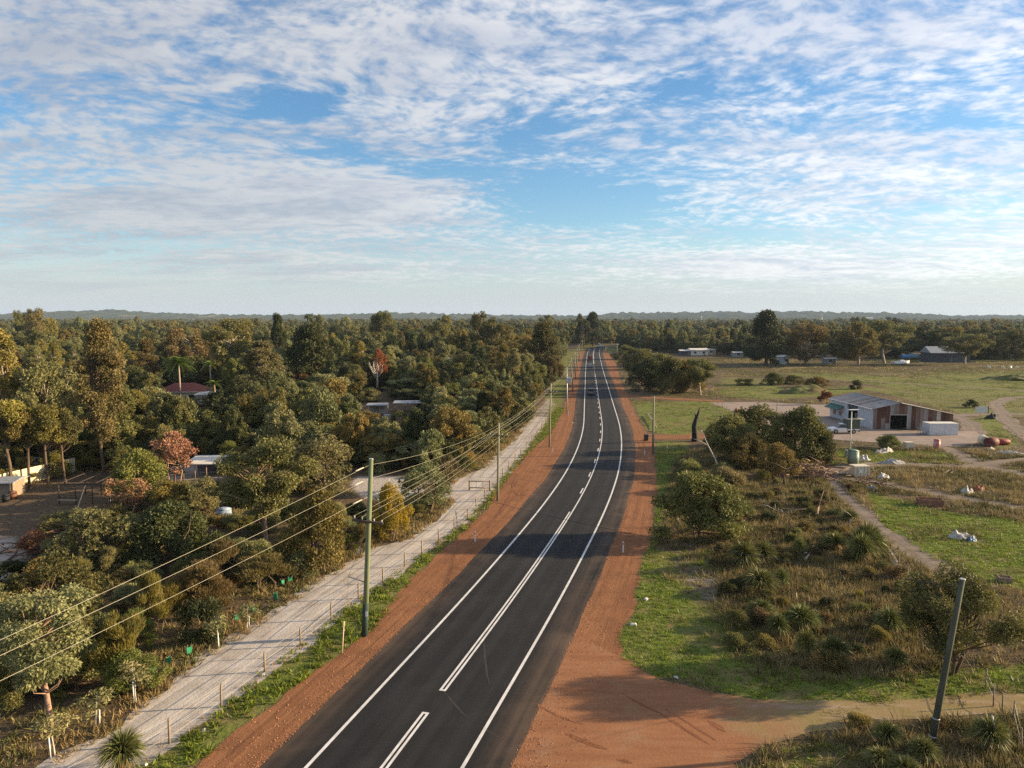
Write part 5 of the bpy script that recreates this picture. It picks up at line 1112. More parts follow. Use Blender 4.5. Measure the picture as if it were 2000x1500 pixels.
gt_trunk = MB().tube([(0, 0, -.05), (.01, 0, .4), (0, 0, .8)], [.13, .15, .12], 9); gtt = bpy.data.meshes.new('grass_tree_trunk'); gtt.from_pydata([tuple(v) for v in gt_trunk.v], [], gt_trunk.f); gtt.materials.append(BARK['brown'])
GT = [(1455, 1012, 22, 'between the big round bush and the fallen logs'), (1448, 1108, 28, 'closest behind the pale sandy patch'), (1495, 1100, 26, 'second from the pale sandy patch'), (1482, 1155, 30, 'in the middle of the heath edge'), (1692, 1085, 32, 'largest of the far heath, behind the grey picket'),
      (1688, 1100, 32, 'just in front of the largest far one'), (1632, 1075, 22, 'left of the largest far one'), (1486, 1208, 28, 'with brown skirt on the tussock edge'), (1516, 1245, 26, 'one of the pair near the driveway bend'), (1566, 1232, 30, 'paired with another near the driveway bend'), (1628, 1292, 34, 'in the dark hollow beside the green grass'),
      (1578, 1285, 28, 'half hidden beside the dark hollow'), (1736, 1235, 26, 'against the orange tree’s crown'), (1735, 1455, 30, 'behind the trio beside the leaning pole'), (1722, 1498, 28, 'first of the trio at the bottom edge'), (1802, 1492, 28, 'last of the trio beside the pole base'), (1925, 1465, 42, 'with a wide dark crown beside the white picket'), (1768, 1515, 26, 'middle of the trio at the bottom edge'),
      (236, 1512, 42, 'alone at the bottom edge of the sand track'), (1522, 1145, 20, 'small one among the tan tussocks'), (1412, 932, 18, 'at the foot of the bleached dead trunk'), (1660, 1020, 18, 'low one beside the fallen branch'), (1560, 1085, 18, 'small one in the middle of the heath'), (1745, 1300, 22, 'under the orange tree')]
for i, (px, b, rp_, lb) in enumerate(GT):
    x, y = g(px, b); s = rp_ * y / F_PX * 1.08; e = empty('grass_tree', (x, y, 0), i * 1.3); k_ = .78 + .5 * ((i * 7) % 11) / 11; e.scale = (s * k_ * 1.1, s * k_ * 1.1, s * (.8 + .5 * ((i * 5) % 7) / 7)); e.rotation_euler = (.14 * math.sin(i * 2.1), .16 * math.cos(i * 3.3), i * 1.3); tag(e, 'spiky green grass tree ' + lb, 'grass tree', 'grass trees on the heath'); link('trunk', gtt, e); link('crown', GTM[i % 3], e); link('skirt', GSK, e) if i % 3 != 1 else None

# ------------------------------------------------------------------ palms and dead wood
def palm(px, b, top, label, nf=18, rf=2.2):
    x, y = g(px, b); H = h_at(y, top); e = empty('palm_tree', (x, y, 0)); tag(e, label, 'palm'); MB().tube([(0, 0, -.1), (.1, 0, H * .5), (0, 0, H - .8)], [.28, .2, .17], 8).build('trunk', BARK['pale'], e); r = np.random.default_rng(px)
    V = []; F = []
    for k in range(nf):
        az = k * 2.4; el = .9 - 1.3 * (k / nf); d = Vector((math.cos(az) * math.cos(el), math.sin(az) * math.cos(el), math.sin(el))); c = Vector((0, 0, H - .8)); pts = [c + d * rf * t - Vector((0, 0, 1.0 * rf * t * t * .55)) for t in (0, .25, .5, .75, 1)]; sd = Vector((-math.sin(az), math.cos(az), 0))
        for i in range(4):
            for j in range(3):
                a = pts[i].lerp(pts[i + 1], j / 3); w = .62 * (1 - .6 * (i / 4))
                for s in (-1, 1): o = len(V); V += [a, a + d * rf * .075, a + sd * s * w * 1.3 + d * .35 - Vector((0, 0, .22))]; F.append((o, o + 1, o + 2))
    link('fronds', mesh_np('fronds', np.array(V), np.array(F), [LEAF['palm']]), e)
palm(352, 790, 700, 'wide crowned date palm in front of the red roof', 54, 4.2); palm(412, 775, 704, 'slim palm with bare trunk beside the red roofed house', 14, 2.4); palm(420, 800, 742, 'short palm beside the white outbuilding', 16, 2.4); palm(586, 752, 680, 'pale palm in front of the large dark evergreen', 18, 3.0)
def snag(px, b, top, label, mat, spread=1.0, rad=.16, name='dead_tree', seed=1, cat='dead tree'):
    x, y = g(px, b); H = h_at(y, top); r = np.random.default_rng(seed); mb = MB(); t = Vector((r.normal() * .1 * spread, 0, H * .45)); mb.tube([(0, 0, -.1), t * .5 + Vector((.1, 0, 0)), t], [rad, rad * .85, rad * .7], 7)
    for k in range(7):
        az = r.random() * 6.28; e1 = t * (.6 + .4 * r.random()); m = e1 + Vector((math.cos(az) * .25 * H * spread * .5, math.sin(az) * .2 * H * spread * .5, H * .18)); e2 = m + Vector((math.cos(az + .5) * .10 * H * spread, math.sin(az) * .08 * H, H * (.12 + .25 * r.random()))); mb.tube([e1, m, e2], [rad * .5, rad * .38, rad * .1], 6)
        e3 = m.lerp(e2, .4) + Vector((r.normal() * .08 * H, r.normal() * .06 * H, .12 * H)); mb.tube([m, e3], [rad * .22, rad * .06], 5)
    tag(mb.build(name, mat, None, 0, (x, y, 0)), label, cat)
snag(736, 764, 690, 'bleached white dead tree with upturned limbs before the red leaves', BARK['dead'], 1.0, .30, seed=3); snag(793, 778, 733, 'slender grey dead tree in the scrub behind the sheds', BARK['dead'], 1.3, .14, seed=4)
x, y = g(1357, 862); s_ = y / F_PX; c = solid('charred_wood', (.012, .012, .012), (.035, .032, .03), 6, .8, bump=.5, stretch=(1, 1, .3))
tag(MB().tube([(-.1, 0, -.1), (0, 0, 1.0), (-.15, 0, 2.6), (.15, 0, 4.0), (.55, 0, 5.0), (.72, 0, 5.9)], [.55, .50, .44, .30, .18, .05], 10).tube([(.1, 0, 3.2), (.5, .1, 3.9), (.55, .1, 4.5)], [.16, .1, .03], 6).tube([(-.2, 0, 2.2), (-.6, -.1, 2.7)], [.14, .05], 6).tube([(.1, 0, 4.2), (-.15, 0, 4.9)], [.14, .04], 6).build('charred_stump', c, None, 0, (x, y, 0)), 'tall black charred stump curving to a point beside the red driveway', 'stump')
def limb(pts, rad, label, mat, name='dead_branch', cat='branch', forks=0, seed=2):
    P = [Vector(p) for p in pts]; b = Vector((P[0].x, P[0].y, 0)); mb = MB(); n = len(P); mb.tube([p - b for p in P], [rad * (1 - .75 * i / (n - 1)) for i in range(n)], 7); r = np.random.default_rng(seed)
    for k in range(forks):
        a = P[1 + k % (n - 1)] - b; q = a + Vector((r.normal() * .9, r.normal() * .5, .2 + abs(r.normal()) * .6)); mb.tube([a, a.lerp(q, .5) + Vector((0, 0, .15)), q], [rad * .4, rad * .3, rad * .08], 5)
    tag(mb.build(name, mat, None, 0, b), label, cat)
yb = g(1405, 922)[1]; limb([at(1405, 922, yb), at(1397, 897, yb + .5), at(1383, 870, yb + 1), at(1372, 845, yb + 1.2)], .14, 'thin bleached dead trunk leaning over the heath grass', BARK['dead'], 'dead_sapling', 'dead tree', 4)
yb = g(1532, 952)[1]; limb([at(1532, 954, yb), at(1531, 930, yb), at(1536, 917, yb), at(1560, 908, yb), at(1580, 905, yb)], .16, 'dark crooked dead tree bending over the heap of broken timber', BARK['brown'], 'dead_tree', 'dead tree', 3)
def ground_limb(pxs, rad, label, mat, forks=3, seed=1, z=.2): limb([(*g(*p), z) for p in pxs], rad, label, mat, 'fallen_branch', 'branch', forks, seed)
ground_limb([(1500, 968), (1525, 980), (1545, 995), (1575, 985)], .16, 'dark fallen log with pale twigs on the green heath patch', BARK['brown'], 6, 2); ground_limb([(1480, 975), (1515, 1000), (1530, 1005)], .10, 'bleached fallen branch in front of the dark log', BARK['dead'], 5, 3); ground_limb([(1590, 1040), (1640, 1034), (1665, 1024)], .18, 'charred fallen log behind the far grass trees', c, 3, 4)
ground_limb([(1573, 1098), (1580, 1090), (1586, 1080)], .10, 'small bleached stick standing out of the tussocks', BARK['dead'], 2, 5, .3); ground_limb([(1595, 1014), (1598, 1000), (1600, 995)], .16, 'short brown stump on the heath beside the logs', BARK['pink'], 1, 6, .5); ground_limb([(1265, 812), (1280, 832), (1283, 840)], .09, 'fallen leafless branch under the single eastern pole', BARK['dead'], 5, 7, .4)
ground_limb([(1660, 1027), (1668, 1022), (1672, 1026)], .10, 'curved white branch above the largest grass tree', BARK['dead'], 1, 8, .5); ground_limb([(1518, 945), (1524, 952), (1530, 958)], .14, 'pale split log at the foot of the crooked dead tree', BARK['pink'], 1, 9)
def brush_pile(px, b, w, h, n, label, mat, seed=1, name='branch_pile', cat='branches', thick=.05):
    x, y = g(px, b); r = np.random.default_rng(seed); mb = MB()
    for k in range(n):
        a = Vector((r.normal() * w * .28, r.normal() * w * .28, abs(r.normal()) * h * .35 + .05)); az = r.random() * 6.28; l = w * (.15 + .3 * r.random()); d = Vector((math.cos(az), math.sin(az), r.normal() * .25)) * l; q = thick * (.5 + r.random()); mb.tube([a, a + d * .5 + Vector((0, 0, .08)), a + d], [q, q * .8, q * .4], 5)
    for v in range(len(mb.v)): mb.v[v] = (mb.v[v][0], mb.v[v][1], max(mb.v[v][2], .02))
    tag(mb.build(name, mat, None, 0, (x, y, 0)), label, cat, kind='stuff')
brush_pile(112, 1070, 8.0, 1.6, 150, 'brown felled branches lying in the sandy yard', solid('felled_brown', (.10, .055, .032), (.17, .095, .06), 3, .9), 1, thick=.06)
brush_pile(1585, 930, 7.0, 1.7, 110, 'heap of broken timber beside the golden bush', solid('broken_timber', (.33, .22, .17), (.16, .09, .065), 1.2, .9), 2, thick=.07)
brush_pile(1695, 950, 4.6, .9, 60, 'heap of rusty scrap and sticks beside the dirt track', solid('rusty_scrap', (.15, .085, .055), (.07, .045, .035), 1.5, .8), 3, thick=.05)
tree('thin', 'rust', 70, 1092, 1040, 70, 'dead brown leafy branches at the sandy end of the felled pile'); tree('thin', 'brown', 870, 962, 890, 70, 'reddish twiggy shrub beside the sand driveway', None)

# ------------------------------------------------------------------ vehicles
GLASS = solid('vehicle_glass', (.012, .014, .016), (.02, .022, .024), 2, .12, 0, 0, .6); TYRE = M_BLACK; RIM = solid('wheel_rim', (.38, .38, .38), None, 2, .4, .7); TAIL = solid('tail_light', (.40, .02, .015), None, 2, .3); HEAD = solid('head_light', (.75, .75, .72), None, 2, .2)
def paintmat(name, c): return solid(name, c, tuple(v * .9 for v in c), 1.0, .28, .0, 0, .5)
SILVER = paintmat('silver_paint', (.46, .47, .48)); CHAR = paintmat('charcoal_paint', (.035, .037, .040)); WPAINT = paintmat('white_car_paint', (.78, .78, .77)); REDP = paintmat('red_paint', (.35, .05, .03)); GREYP = paintmat('grey_paint', (.12, .125, .13))
def wheels(e, ys, w, r=.36, tw=.24):
    for y in ys:
        for s in (-1, 1):
            x = s * (w / 2 - tw / 2); t = MB().tube([(x - tw / 2, y, r), (x + tw / 2, y, r)], r, 14).build('wheel', TYRE, e); MB().tube([(x + s * (tw / 2 - .01), y, r), (x + s * (tw / 2 + .015), y, r)], r * .6, 10).build('rim', RIM, t)
def lights(e, w, yr, yf, z):
    for s in (-1, 1):
        MB().box((s * (w / 2 - .16), yr, z), (.2, .05, .28)).build('tail_light', TAIL, e); MB().box((s * (w / 2 - .26), yf, z - .05), (.36, .06, .18)).build('headlight', HEAD, e)
def car(loc, rz, label, paint, style='wagon', name='car', cat='car', group='vehicles on the road'):
    e = empty(name, loc, rz); tag(e, label, cat, group); w = 1.86
    if style in ('wagon', 'sedan'):
        b = [(-2.3, .32), (-2.38, .75), (-2.28, 1.0), (.95, 1.02), (2.05, .86), (2.32, .68), (2.34, .32)]
        MB().prism(b, -w / 2, w / 2, [.06, 0, .04, .04, .08, .14, .12]).build('body', paint, e, .06)
        rr = -2.15 if style == 'wagon' else -1.7; q = [(rr, 1.0), (rr + .25 if style == 'wagon' else rr + .7, 1.52), (.05, 1.55), (.95, 1.0)]
        MB().prism(q, -w / 2 + .06, w / 2 - .06, [.0, .16, .16, .0]).build('windows', GLASS, e); MB().prism([(q[1][0] - .05, 1.525), (q[1][0], 1.575), (0, 1.60), (.14, 1.545)], -w / 2 + .2, w / 2 - .2).build('roof', paint, e, .02)
        for yp in (q[1][0] - .06, -.85, .16): MB().box((0, yp, 1.27), (w - .19, .10, .52), taper=.88).build('pillar', paint, e)
        wheels(e, (-1.4, 1.4), w); lights(e, w, -2.37, 2.30, .82); MB().box((0, -2.38, .5), (w - .1, .12, .26)).build('bumper', GREYP, e, .03)
    elif style == 'ute':
        b = [(-.35, .40), (-.35, 1.08), (1.35, 1.10), (2.35, .98), (2.55, .78), (2.55, .40)]
        MB().prism(b, -w / 2, w / 2, [.02, .02, .03, .10, .14, .12]).build('body', paint, e, .05)
        q = [(-.33, 1.06), (-.15, 1.70), (.60, 1.72), (1.42, 1.08)]; MB().prism(q, -w / 2 + .05, w / 2 - .05, [0, .16, .16, 0]).build('windows', GLASS, e); MB().prism([(-.2, 1.70), (-.16, 1.76), (.55, 1.78), (.68, 1.72)], -w / 2 + .2, w / 2 - .2).build('roof', paint, e, .02)
        for yp in (-.2, .25): MB().box((0, yp, 1.40), (w - .18, .10, .62), taper=.86).build('pillar', paint, e)
        MB().box((0, -1.5, .62), (w - .04, 2.2, .10)).build('tray_floor', M_BLACK, e)
        for s in (-1, 1): MB().box((s * (w / 2 - .03), -1.5, .86), (.06, 2.2, .5)).build('tray_side', paint, e)
        MB().box((0, -2.6, .84), (w, .06, .52)).build('tailgate', paint, e); MB().box((0, -.44, 1.2), (w - .1, .05, .55)).build('headboard', M_BLACK, e); MB().box((-.35, -1.6, .85), (.5, .5, .3)).build('load_box', M_WHITE, e, .03)
        wheels(e, (-1.6, 1.65), w, .40); lights(e, w, -2.63, 2.52, .84); MB().box((0, -2.66, .46), (w - .1, .14, .2)).build('bumper', M_BLACK, e)
    return e
def road_pose(y, off):
    s = s_at_y(y); i = min(np.searchsorted(road_s, s), len(road_s) - 2); t = road_c[i + 1] - road_c[i]; t = t / np.hypot(*t); p = np.array([np.interp(s, road_s, road_c[:, 0]), np.interp(s, road_s, road_c[:, 1])]) + np.array([t[1], -t[0]]) * off
    return (p[0], p[1], .024), math.atan2(t[1], t[0]) - math.pi / 2
l, a = road_pose(g(1156, 771)[1], -1.75); car(l, a, 'silver and black utility with open tray, nearest vehicle on the road', paintmat('dull_silver_paint', (.20, .205, .21)), 'ute', 'utility', 'utility')
l, a = road_pose(g(1153, 718)[1], -1.75); car(l, a, 'silver wagon driving behind the truck', SILVER, 'wagon')
l, a = road_pose(g(1153, 681)[1] - 10, -1.75); car(l, a, 'dark car driving ahead of the truck', CHAR, 'sedan')
def truck(loc, rz, label, cabp, group='vehicles on the road'):
    e = empty('truck', loc, rz); tag(e, label, 'truck', group); MB().prism([(2.2, .6), (2.2, 2.5), (3.2, 2.55), (3.9, 1.9), (4.05, 1.2), (4.05, .6)], -1.15, 1.15, [0, .06, .1, .06, .03, 0]).build('cab', cabp, e, .05); MB().prism([(3.0, 1.75), (3.05, 2.4), (3.36, 2.4), (3.95, 1.75)], -1.16, 1.16, [.0, .05, .05, .0]).build('cab_windows', GLASS, e)
    MB().box((0, -.8, .85), (1.0, 6.2, .25)).build('chassis', M_BLACK, e); MB().box((0, -.9, 1.08), (2.4, 6.0, .12)).build('tray', GREYP, e)
    for s in (-1, 1): MB().box((s * 1.18, -.9, 1.5), (.06, 6.0, .75)).build('tray_side', solid('truck_side', (.16, .07, .05), None, 2, .7), e)
    MB().box((0, -3.9, 1.5), (2.4, .06, .75)).build('tailgate', REDP, e); MB().box((0, 2.0, 1.9), (2.3, .08, 1.5)).build('headboard', M_BLACK, e); MB().box((0, .3, 1.9), (1.8, 2.2, 1.5)).build('load', solid('machine_load', (.25, .14, .10), (.08, .07, .06), 1, .7), e, .1)
    wheels(e, (-2.9, -1.7, 3.0), 2.4, .5, .3); lights(e, 2.3, -3.96, 4.06, .8); return e
l, a = road_pose(g(1151, 705)[1], -1.75); truck(l, a, 'flat bed truck with reddish load driving ahead of the silver wagon', GREYP)
def van(loc, rz, label):
    e = empty('van', loc, rz); tag(e, label, 'van', 'vehicles on the road'); MB().prism([(-2.6, .4), (-2.7, 1.0), (-2.6, 2.5), (1.3, 2.55), (1.9, 1.7), (2.6, 1.25), (2.7, .4)], -1.0, 1.0, [.03, 0, .08, .08, .05, .06, .03]).build('body', WPAINT, e, .06); MB().prism([(1.25, 1.62), (1.2, 2.32), (1.42, 2.34), (1.98, 1.62)], -1.01, 1.01, [0, .06, .06, 0]).build('windows', GLASS, e)
    MB().box((0, -2.68, 1.85), (1.5, .05, .6)).build('rear_window', GLASS, e); wheels(e, (-1.6, 1.7), 1.98, .36); lights(e, 1.95, -2.7, 2.68, .85)
l, a = road_pose(548, -1.9); van(l, a, 'white van at the start of the bend')
def bend_pose(px, py, off=0): x, y = g(px, py); i = int(np.argmin(np.hypot(road_c[:, 0] - x, road_c[:, 1] - y))); t = road_c[i + 1] - road_c[i]; t /= np.hypot(*t); return (road_c[i, 0] + t[1] * off, road_c[i, 1] - t[0] * off, .024), math.atan2(t[1], t[0]) - math.pi / 2
l, a = bend_pose(1178, 674, 1.8); car(l, a + math.pi, 'white car coming round the bend', WPAINT, 'wagon'); l, a = bend_pose(1198, 671, 1.8); car(l, a + math.pi, 'white car furthest away on the bend', WPAINT, 'sedan'); l, a = bend_pose(1187, 672, -1.8); car(l, a, 'red car between two white cars on the bend', REDP, 'sedan')
# white utility with canvas canopy in the yard
x, y = g(1646, 846); e = car((x, y, .025), math.pi / 2, 'white utility with olive canvas canopy parked beside the shed', WPAINT, 'ute', 'parked_utility', 'utility', 'parked vehicles')
MB().box((0, -1.55, 1.75), (1.95, 2.35, 1.75)).build('canopy', solid('olive_canvas', (.10, .115, .085), (.075, .09, .065), 3, .8), e, .05); MB().box((0, -2.735, 1.7), (1.7, .02, 1.5)).build('canopy_shade_panel', M_BLACK, e); MB().box((0, -3.2, 2.62), (1.9, .95, .05)).build('canopy_flap', solid('canvas_flap', (.40, .38, .30), None, 2, .8), e)  # black panel on the solid canopy stands in for shade inside an opening

# ------------------------------------------------------------------ the rusty shed
RUST = [solid('rust_sheet_dark', (.085, .036, .025), (.13, .07, .05), 1.3, .8, .2, stretch=(1, 1, .25)), solid('rust_sheet', (.135, .064, .042), (.20, .135, .105), 1.0, .8, .2, stretch=(1, 1, .25)), solid('zinc_sheet', (.31, .30, .295), (.24, .205, .19), .8, .65, .1, stretch=(1, 1, .25)), solid('zinc_pale', (.50, .475, .44), (.40, .36, .32), .9, .6, .1, stretch=(1, 1, .25)), solid('rust_mauve', (.165, .11, .095), (.25, .20, .18), .9, .7, .25, stretch=(1, 1, .25))]
WSHEET = solid('white_sheet', (.62, .63, .65), (.52, .52, .54), 1.2, .5); SHADE_PAINT = solid('painted_interior_shade', (.012, .011, .010), (.02, .018, .016), 2, .95)  # last one: near-black colour painted in place of the shed's inner shade
def shed():
    fx, fy = g(1704, 838.6); Lw, D = 15.2, 19.0; ea, ap, eb, xa = 3.9, 5.0, 2.9, 5.1
    e = empty('tin_shed', (fx, fy, 0)); tag(e, 'large rusty corrugated iron shed with a white side wall in the yard', 'shed')
    top = lambda x: ea + (ap - ea) * x / xa if x < xa else ap + (eb - ap) * (x - xa) / (Lw - xa)
    def sheet(x0, x1, z0, z1a, z1b, mat, name='wall_sheet', y=0.0):
        n = max(2, int((x1 - x0) / .25)); vs = []; fs = []
        for i in range(n + 1):
            x = x0 + (x1 - x0) * i / n; yo = y + (.03 if i % 2 else 0); zt = z1a + (z1b - z1a) * i / n; vs += [(x, yo, z0), (x, yo, zt)]
        fs = [(2 * i, 2 * i + 2, 2 * i + 3, 2 * i + 1) for i in range(n)]; return MB().add(vs, fs).build(name, mat, e)
    cuts = [0, .8, 1.6, 2.4, 3.25, 4.1, 4.95, 5.1, 5.75, 6.5, 7.3, 8.1, 8.9, 9.7, 10.5, 11.3, 12.1, 12.9, 13.7, 14.5, 15.2]; mats = [4, 0, 0, 0, 2, 4, 1, 1, 1, 2, 0, 1, 4, 2, 1, 1, 3, 0, 0, 1]; lowm = [4, 0, 4, 2, 2, 0, 0, 0, 0, 2, 0, 4, 2, 4, 0, 4, 0, 0, 4, 0]
    for i in range(len(cuts) - 1):
        a, b = cuts[i], cuts[i + 1]
        if 3.25 <= a < 6.5: sheet(a, b - .005, 2.75, top(a), top(b), RUST[mats[i]])
        else:
            m = 1.2 + .5 * ((i * 7) % 3); sheet(a, b - .005, 0, m, m, RUST[lowm[i]]); sheet(a, b - .005, m - .04, top(a), top(b), RUST[mats[i]], y=-.012)
    # open doorway; the shade inside is put into near-black wall and floor colour
    MB().box((3.22, .02, 1.37), (.1, .14, 2.75)).build('door_jamb', RUST[3], e); MB().box((6.53, .02, 1.37), (.1, .14, 2.75)).build('door_jamb', RUST[3], e); MB().box((4.87, .02, 2.78), (3.4, .16, .12)).build('lintel', RUST[3], e)
    MB().box((Lw / 2, D - 1.0, 1.4), (Lw - .8, .1, 2.6)).build('back_wall', SHADE_PAINT, e); MB().box((Lw / 2, D / 2, .03), (Lw - .3, D - .3, .02)).build('shed_floor', SHADE_PAINT, e)
    # white side wall facing the road: sheets, an open bay, an awning over the office end
    yb = 0.0
    k = 0
    while yb < D - .01:
        w = .79; y0, y1 = yb, min(D, yb + w); bay = 6.6 < (y0 + y1) / 2 < 10.6
        if not bay:
            vs = []; n = 4
            for i in range(n + 1): vs += [(-.0 - (.03 if i % 2 else 0), y0 + (y1 - .006 - y0) * i / n, 0), (-.0 - (.03 if i % 2 else 0), y0 + (y1 - .006 - y0) * i / n, ea)]
            MB().add(vs, [(2 * i, 2 * i + 1, 2 * i + 3, 2 * i + 2) for i in range(n)]).build('side_sheet', WSHEET, e)
        yb += w; k += 1
    MB().box((1.6, 8.6, 1.9), (.08, 4.2, 3.8)).build('bay_shade_sheet', SHADE_PAINT, e); MB().box((.9, 8.0, 1.1), (.9, .7, 2.0)).build('bay_cabinet', GREYP, e); MB().box((-.05, 8.6, 3.3), (.05, 4.0, .55)).build('bay_shutter', solid('shutter_blue_grey', (.09, .10, .14), None, 2, .6), e)  # near-black sheet stands in for the shade of the open bay
    MB().prism([(0, 0), (0, .1), (.9, 0)], 0, 1).build('bay_sill', SHADE_PAINT, e, 0, (-.02, 6.8, 0)) if False else None
    aw = MB().add([(-.02, 12.2, 3.0), (-.02, 18.6, 3.0), (-1.5, 18.6, 2.25), (-1.5, 12.2, 2.25), (-.02, 12.2, 2.94), (-.02, 18.6, 2.94), (-1.5, 18.6, 2.19), (-1.5, 12.2, 2.19)], [(0, 1, 2, 3), (7, 6, 5, 4), (0, 3, 7, 4), (1, 5, 6, 2), (3, 2, 6, 7)]).build('awning', solid('green_awning', (.05, .16, .13), (.04, .11, .09), 2, .6), e)
    for yy in (12.4, 18.4): MB().tube([(-1.45, yy, 2.2), (-.02, yy, 1.5)], .03, 5).build('strut', M_STEEL, aw)
    for yy in (14.0, 16.8): w = MB().box((-.05, yy, 1.3), (.06, 1.2, .9)).build('window', GLASS, e); MB().box((-.07, yy, .82), (.1, 1.3, .06)).build('sill', M_WHITE, w)
    MB().box((Lw, D / 2, eb / 2), (.06, D, eb)).build('end_wall', RUST[4], e); MB().box((Lw / 2, D, 1.6), (Lw, .06, 3.2)).build('rear_wall', RUST[2], e)
    # roof: separate corrugated sheets on both slopes
    ov = .35; n = 25; wd = (D + .6) / n; seq = [2, 2, 2, 2, 2, 2, 2, 2, 4, 4, 2, 2, 4, 4, 2, 2, 2, 2, 4, 2, 2, 2, 2, 2, 2]
    for side in (0, 1):
        for i in range(n):
            y0 = -.3 + i * wd; vs = []; q = 4
            for j in range(q + 1):
                yy = y0 + (wd - .004) * j / q; zz = .03 * (j % 2) + .003 * (i % 2)
                if side == 0: s = (ap - ea) / xa; vs += [(-ov, yy, ea - ov * s + .06 + zz), (xa, yy, ap + .06 + zz)]
                else: s = (ap - eb) / (Lw - xa); vs += [(xa, yy, ap + .06 + zz), (Lw + ov, yy, eb - ov * s + .06 + zz)]
            MB().add(vs, [(2 * j, 2 * j + 1, 2 * j + 3, 2 * j + 2) for j in range(q)]).build('roof_sheet', RUST[seq[i]] if side == 0 else RUST[3], e)
    MB().tube([(xa, -.3, ap + .1), (xa, D + .3, ap + .1)], .09, 6).build('ridge_cap', RUST[2], e); MB().box((-.36, D / 2, ea - .05), (.12, D + .5, .12)).build('gutter', M_WHITE, e)
shed()
def house(px, b, w, d, h, rh, wallm, roofm, label, rz=0.0, hip=True, nwin=2, name='house', cat='house', gable_x=True):
    x, y = g(px, b); e = empty(name, (x, y, 0), rz); tag(e, label, cat); MB().box((0, d / 2, h / 2), (w, d, h)).build('wall', wallm, e); o = .45; i = min(w, d) * .45 if hip else -.0
    if w >= d: ra, rb = (-w / 2 - o + i, d / 2), (w / 2 + o - i, d / 2)
    else: ra, rb = (0, -o + i), (0, d + o - i)
    c = [(-w / 2 - o, -o), (w / 2 + o, -o), (w / 2 + o, d + o), (-w / 2 - o, d + o)]; vs = [(p[0], p[1], h + .02) for p in c] + [(ra[0], ra[1], h + rh), (rb[0], rb[1], h + rh)]
    rf = MB().add(vs, [(0, 1, 5, 4), (2, 3, 4, 5), (1, 2, 5), (3, 0, 4), (3, 2, 1, 0)] if w >= d else [(0, 1, 4), (2, 3, 5), (1, 2, 5, 4), (3, 0, 4, 5), (3, 2, 1, 0)]).build('roof', roofm, e); MB().box((0, -o - .04, h - .04), (w + 2 * o, .1, .16)).build('gutter', M_WHITE, rf)
    for k in range(nwin):
        xx = -w / 2 + w * (k + .5) / nwin; wn = MB().box((xx, -.03, h * .55), (1.3, .08, 1.1)).build('window', GLASS, e); MB().box((xx, -.06, h * .55 - .6), (1.5, .14, .08)).build('sill', M_WHITE, wn)
    MB().box((w * .30 if nwin < 3 else w * .02, -.03, 1.0), (.85, .07, 2.0)).build('door', solid('door_' + str(px), (.25, .2, .16), None, 2, .6), e); return e
CREAM = solid('cream_render', (.72, .64, .50), (.62, .54, .42), 1.2, .8); PINKW = solid('pale_render', (.66, .60, .55), None, 1.2, .8); ROOFR = solid('red_tiles', (.30, .075, .055), (.20, .05, .04), 3, .7, bump=.4); ROOFW = solid('white_roof', (.72, .68, .60), (.60, .56, .50), 1.5, .6); ROOFG = solid('grey_roof', (.34, .35, .37), (.27, .28, .30), 1.5, .5, .2); NAVY = solid('slate_wall', (.075, .085, .11), (.06, .065, .085), 1.5, .7)
house(352, 788, 11, 8, 2.9, 1.9, CREAM, ROOFR, 'house with red tiled hip roof among the palms', .12); house(402, 793, 4.2, 5, 2.8, .35, PINKW, ROOFW, 'small white outbuilding beside the red roofed house', .2, False, 1, 'outbuilding', 'outbuilding')
house(585, 752, 8, 6, 2.8, 1.2, PINKW, ROOFW, 'low house with a white roof below the dark evergreen', -.1); house(1856, 708, 19, 9, 4.6, 3.0, NAVY, ROOFG, 'grey house with dark walls behind the spreading gum', 0, False, 4)
house(1366, 694, 10, 6, 3.0, 1.0, ROOFW, ROOFW, 'white roofed building in the trees beyond the dry paddock', .1, False, 2, 'outbuilding', 'outbuilding'); house(1339, 694, 6, 5, 2.6, .6, NAVY, ROOFW, 'small white and dark shelter beyond the dry paddock', 0, False, 1, 'outbuilding', 'outbuilding'); house(1389, 692, 5, 4, 2.8, .5, PINKW, ROOFW, 'small pale hut beside the white roofed building', 0, False, 1, 'outbuilding', 'outbuilding')
house(1535, 711, 3.4, 4, 3.2, 1.0, WSHEET, ROOFW, 'narrow white hut behind the tallest dark tree', .4, False, 1, 'outbuilding', 'outbuilding'); house(1622, 711, 5, 4, 2.6, .3, ROOFG, ROOFG, 'low grey hut under the dark trees', 0, False, 1, 'outbuilding', 'outbuilding'); house(1442, 697, 5, 5, 2.4, .4, ROOFG, ROOFW, 'grey shelter left of the tallest dark tree', 0, False, 1, 'outbuilding', 'outbuilding')
house(278, 745, 5, 5, 2.8, 1.0, PINKW, ROOFG, 'grey roofed hut behind the slim bronze tree', 0, True, 1, 'outbuilding', 'outbuilding'); house(28, 855, 6, 5, 2.9, 1.0, CREAM, ROOFW, 'cream cottage hidden behind the golden tree', 0, True, 1, 'cottage', 'house')
def carport(px, b, w, d, h, label, roofm, wall=None):
    x, y = g(px, b); e = empty('open_shelter', (x, y, 0), .05); tag(e, label, 'shelter'); MB().box((0, d / 2, h), (w, d, .1), rx=.04).build('roof', roofm, e)
    for i in range(4):
        for yy in (0.1, d - .1): MB().tube([(-w / 2 + .1 + (w - .2) * i / 3, yy, -.05), (-w / 2 + .1 + (w - .2) * i / 3, yy, h - .06)], .06, 6).build('post', M_POST, e)
    if wall: MB().box((0, d - .2, h / 2), (w - .3, .06, h - .2)).build('back_wall', wall, e)
    return e
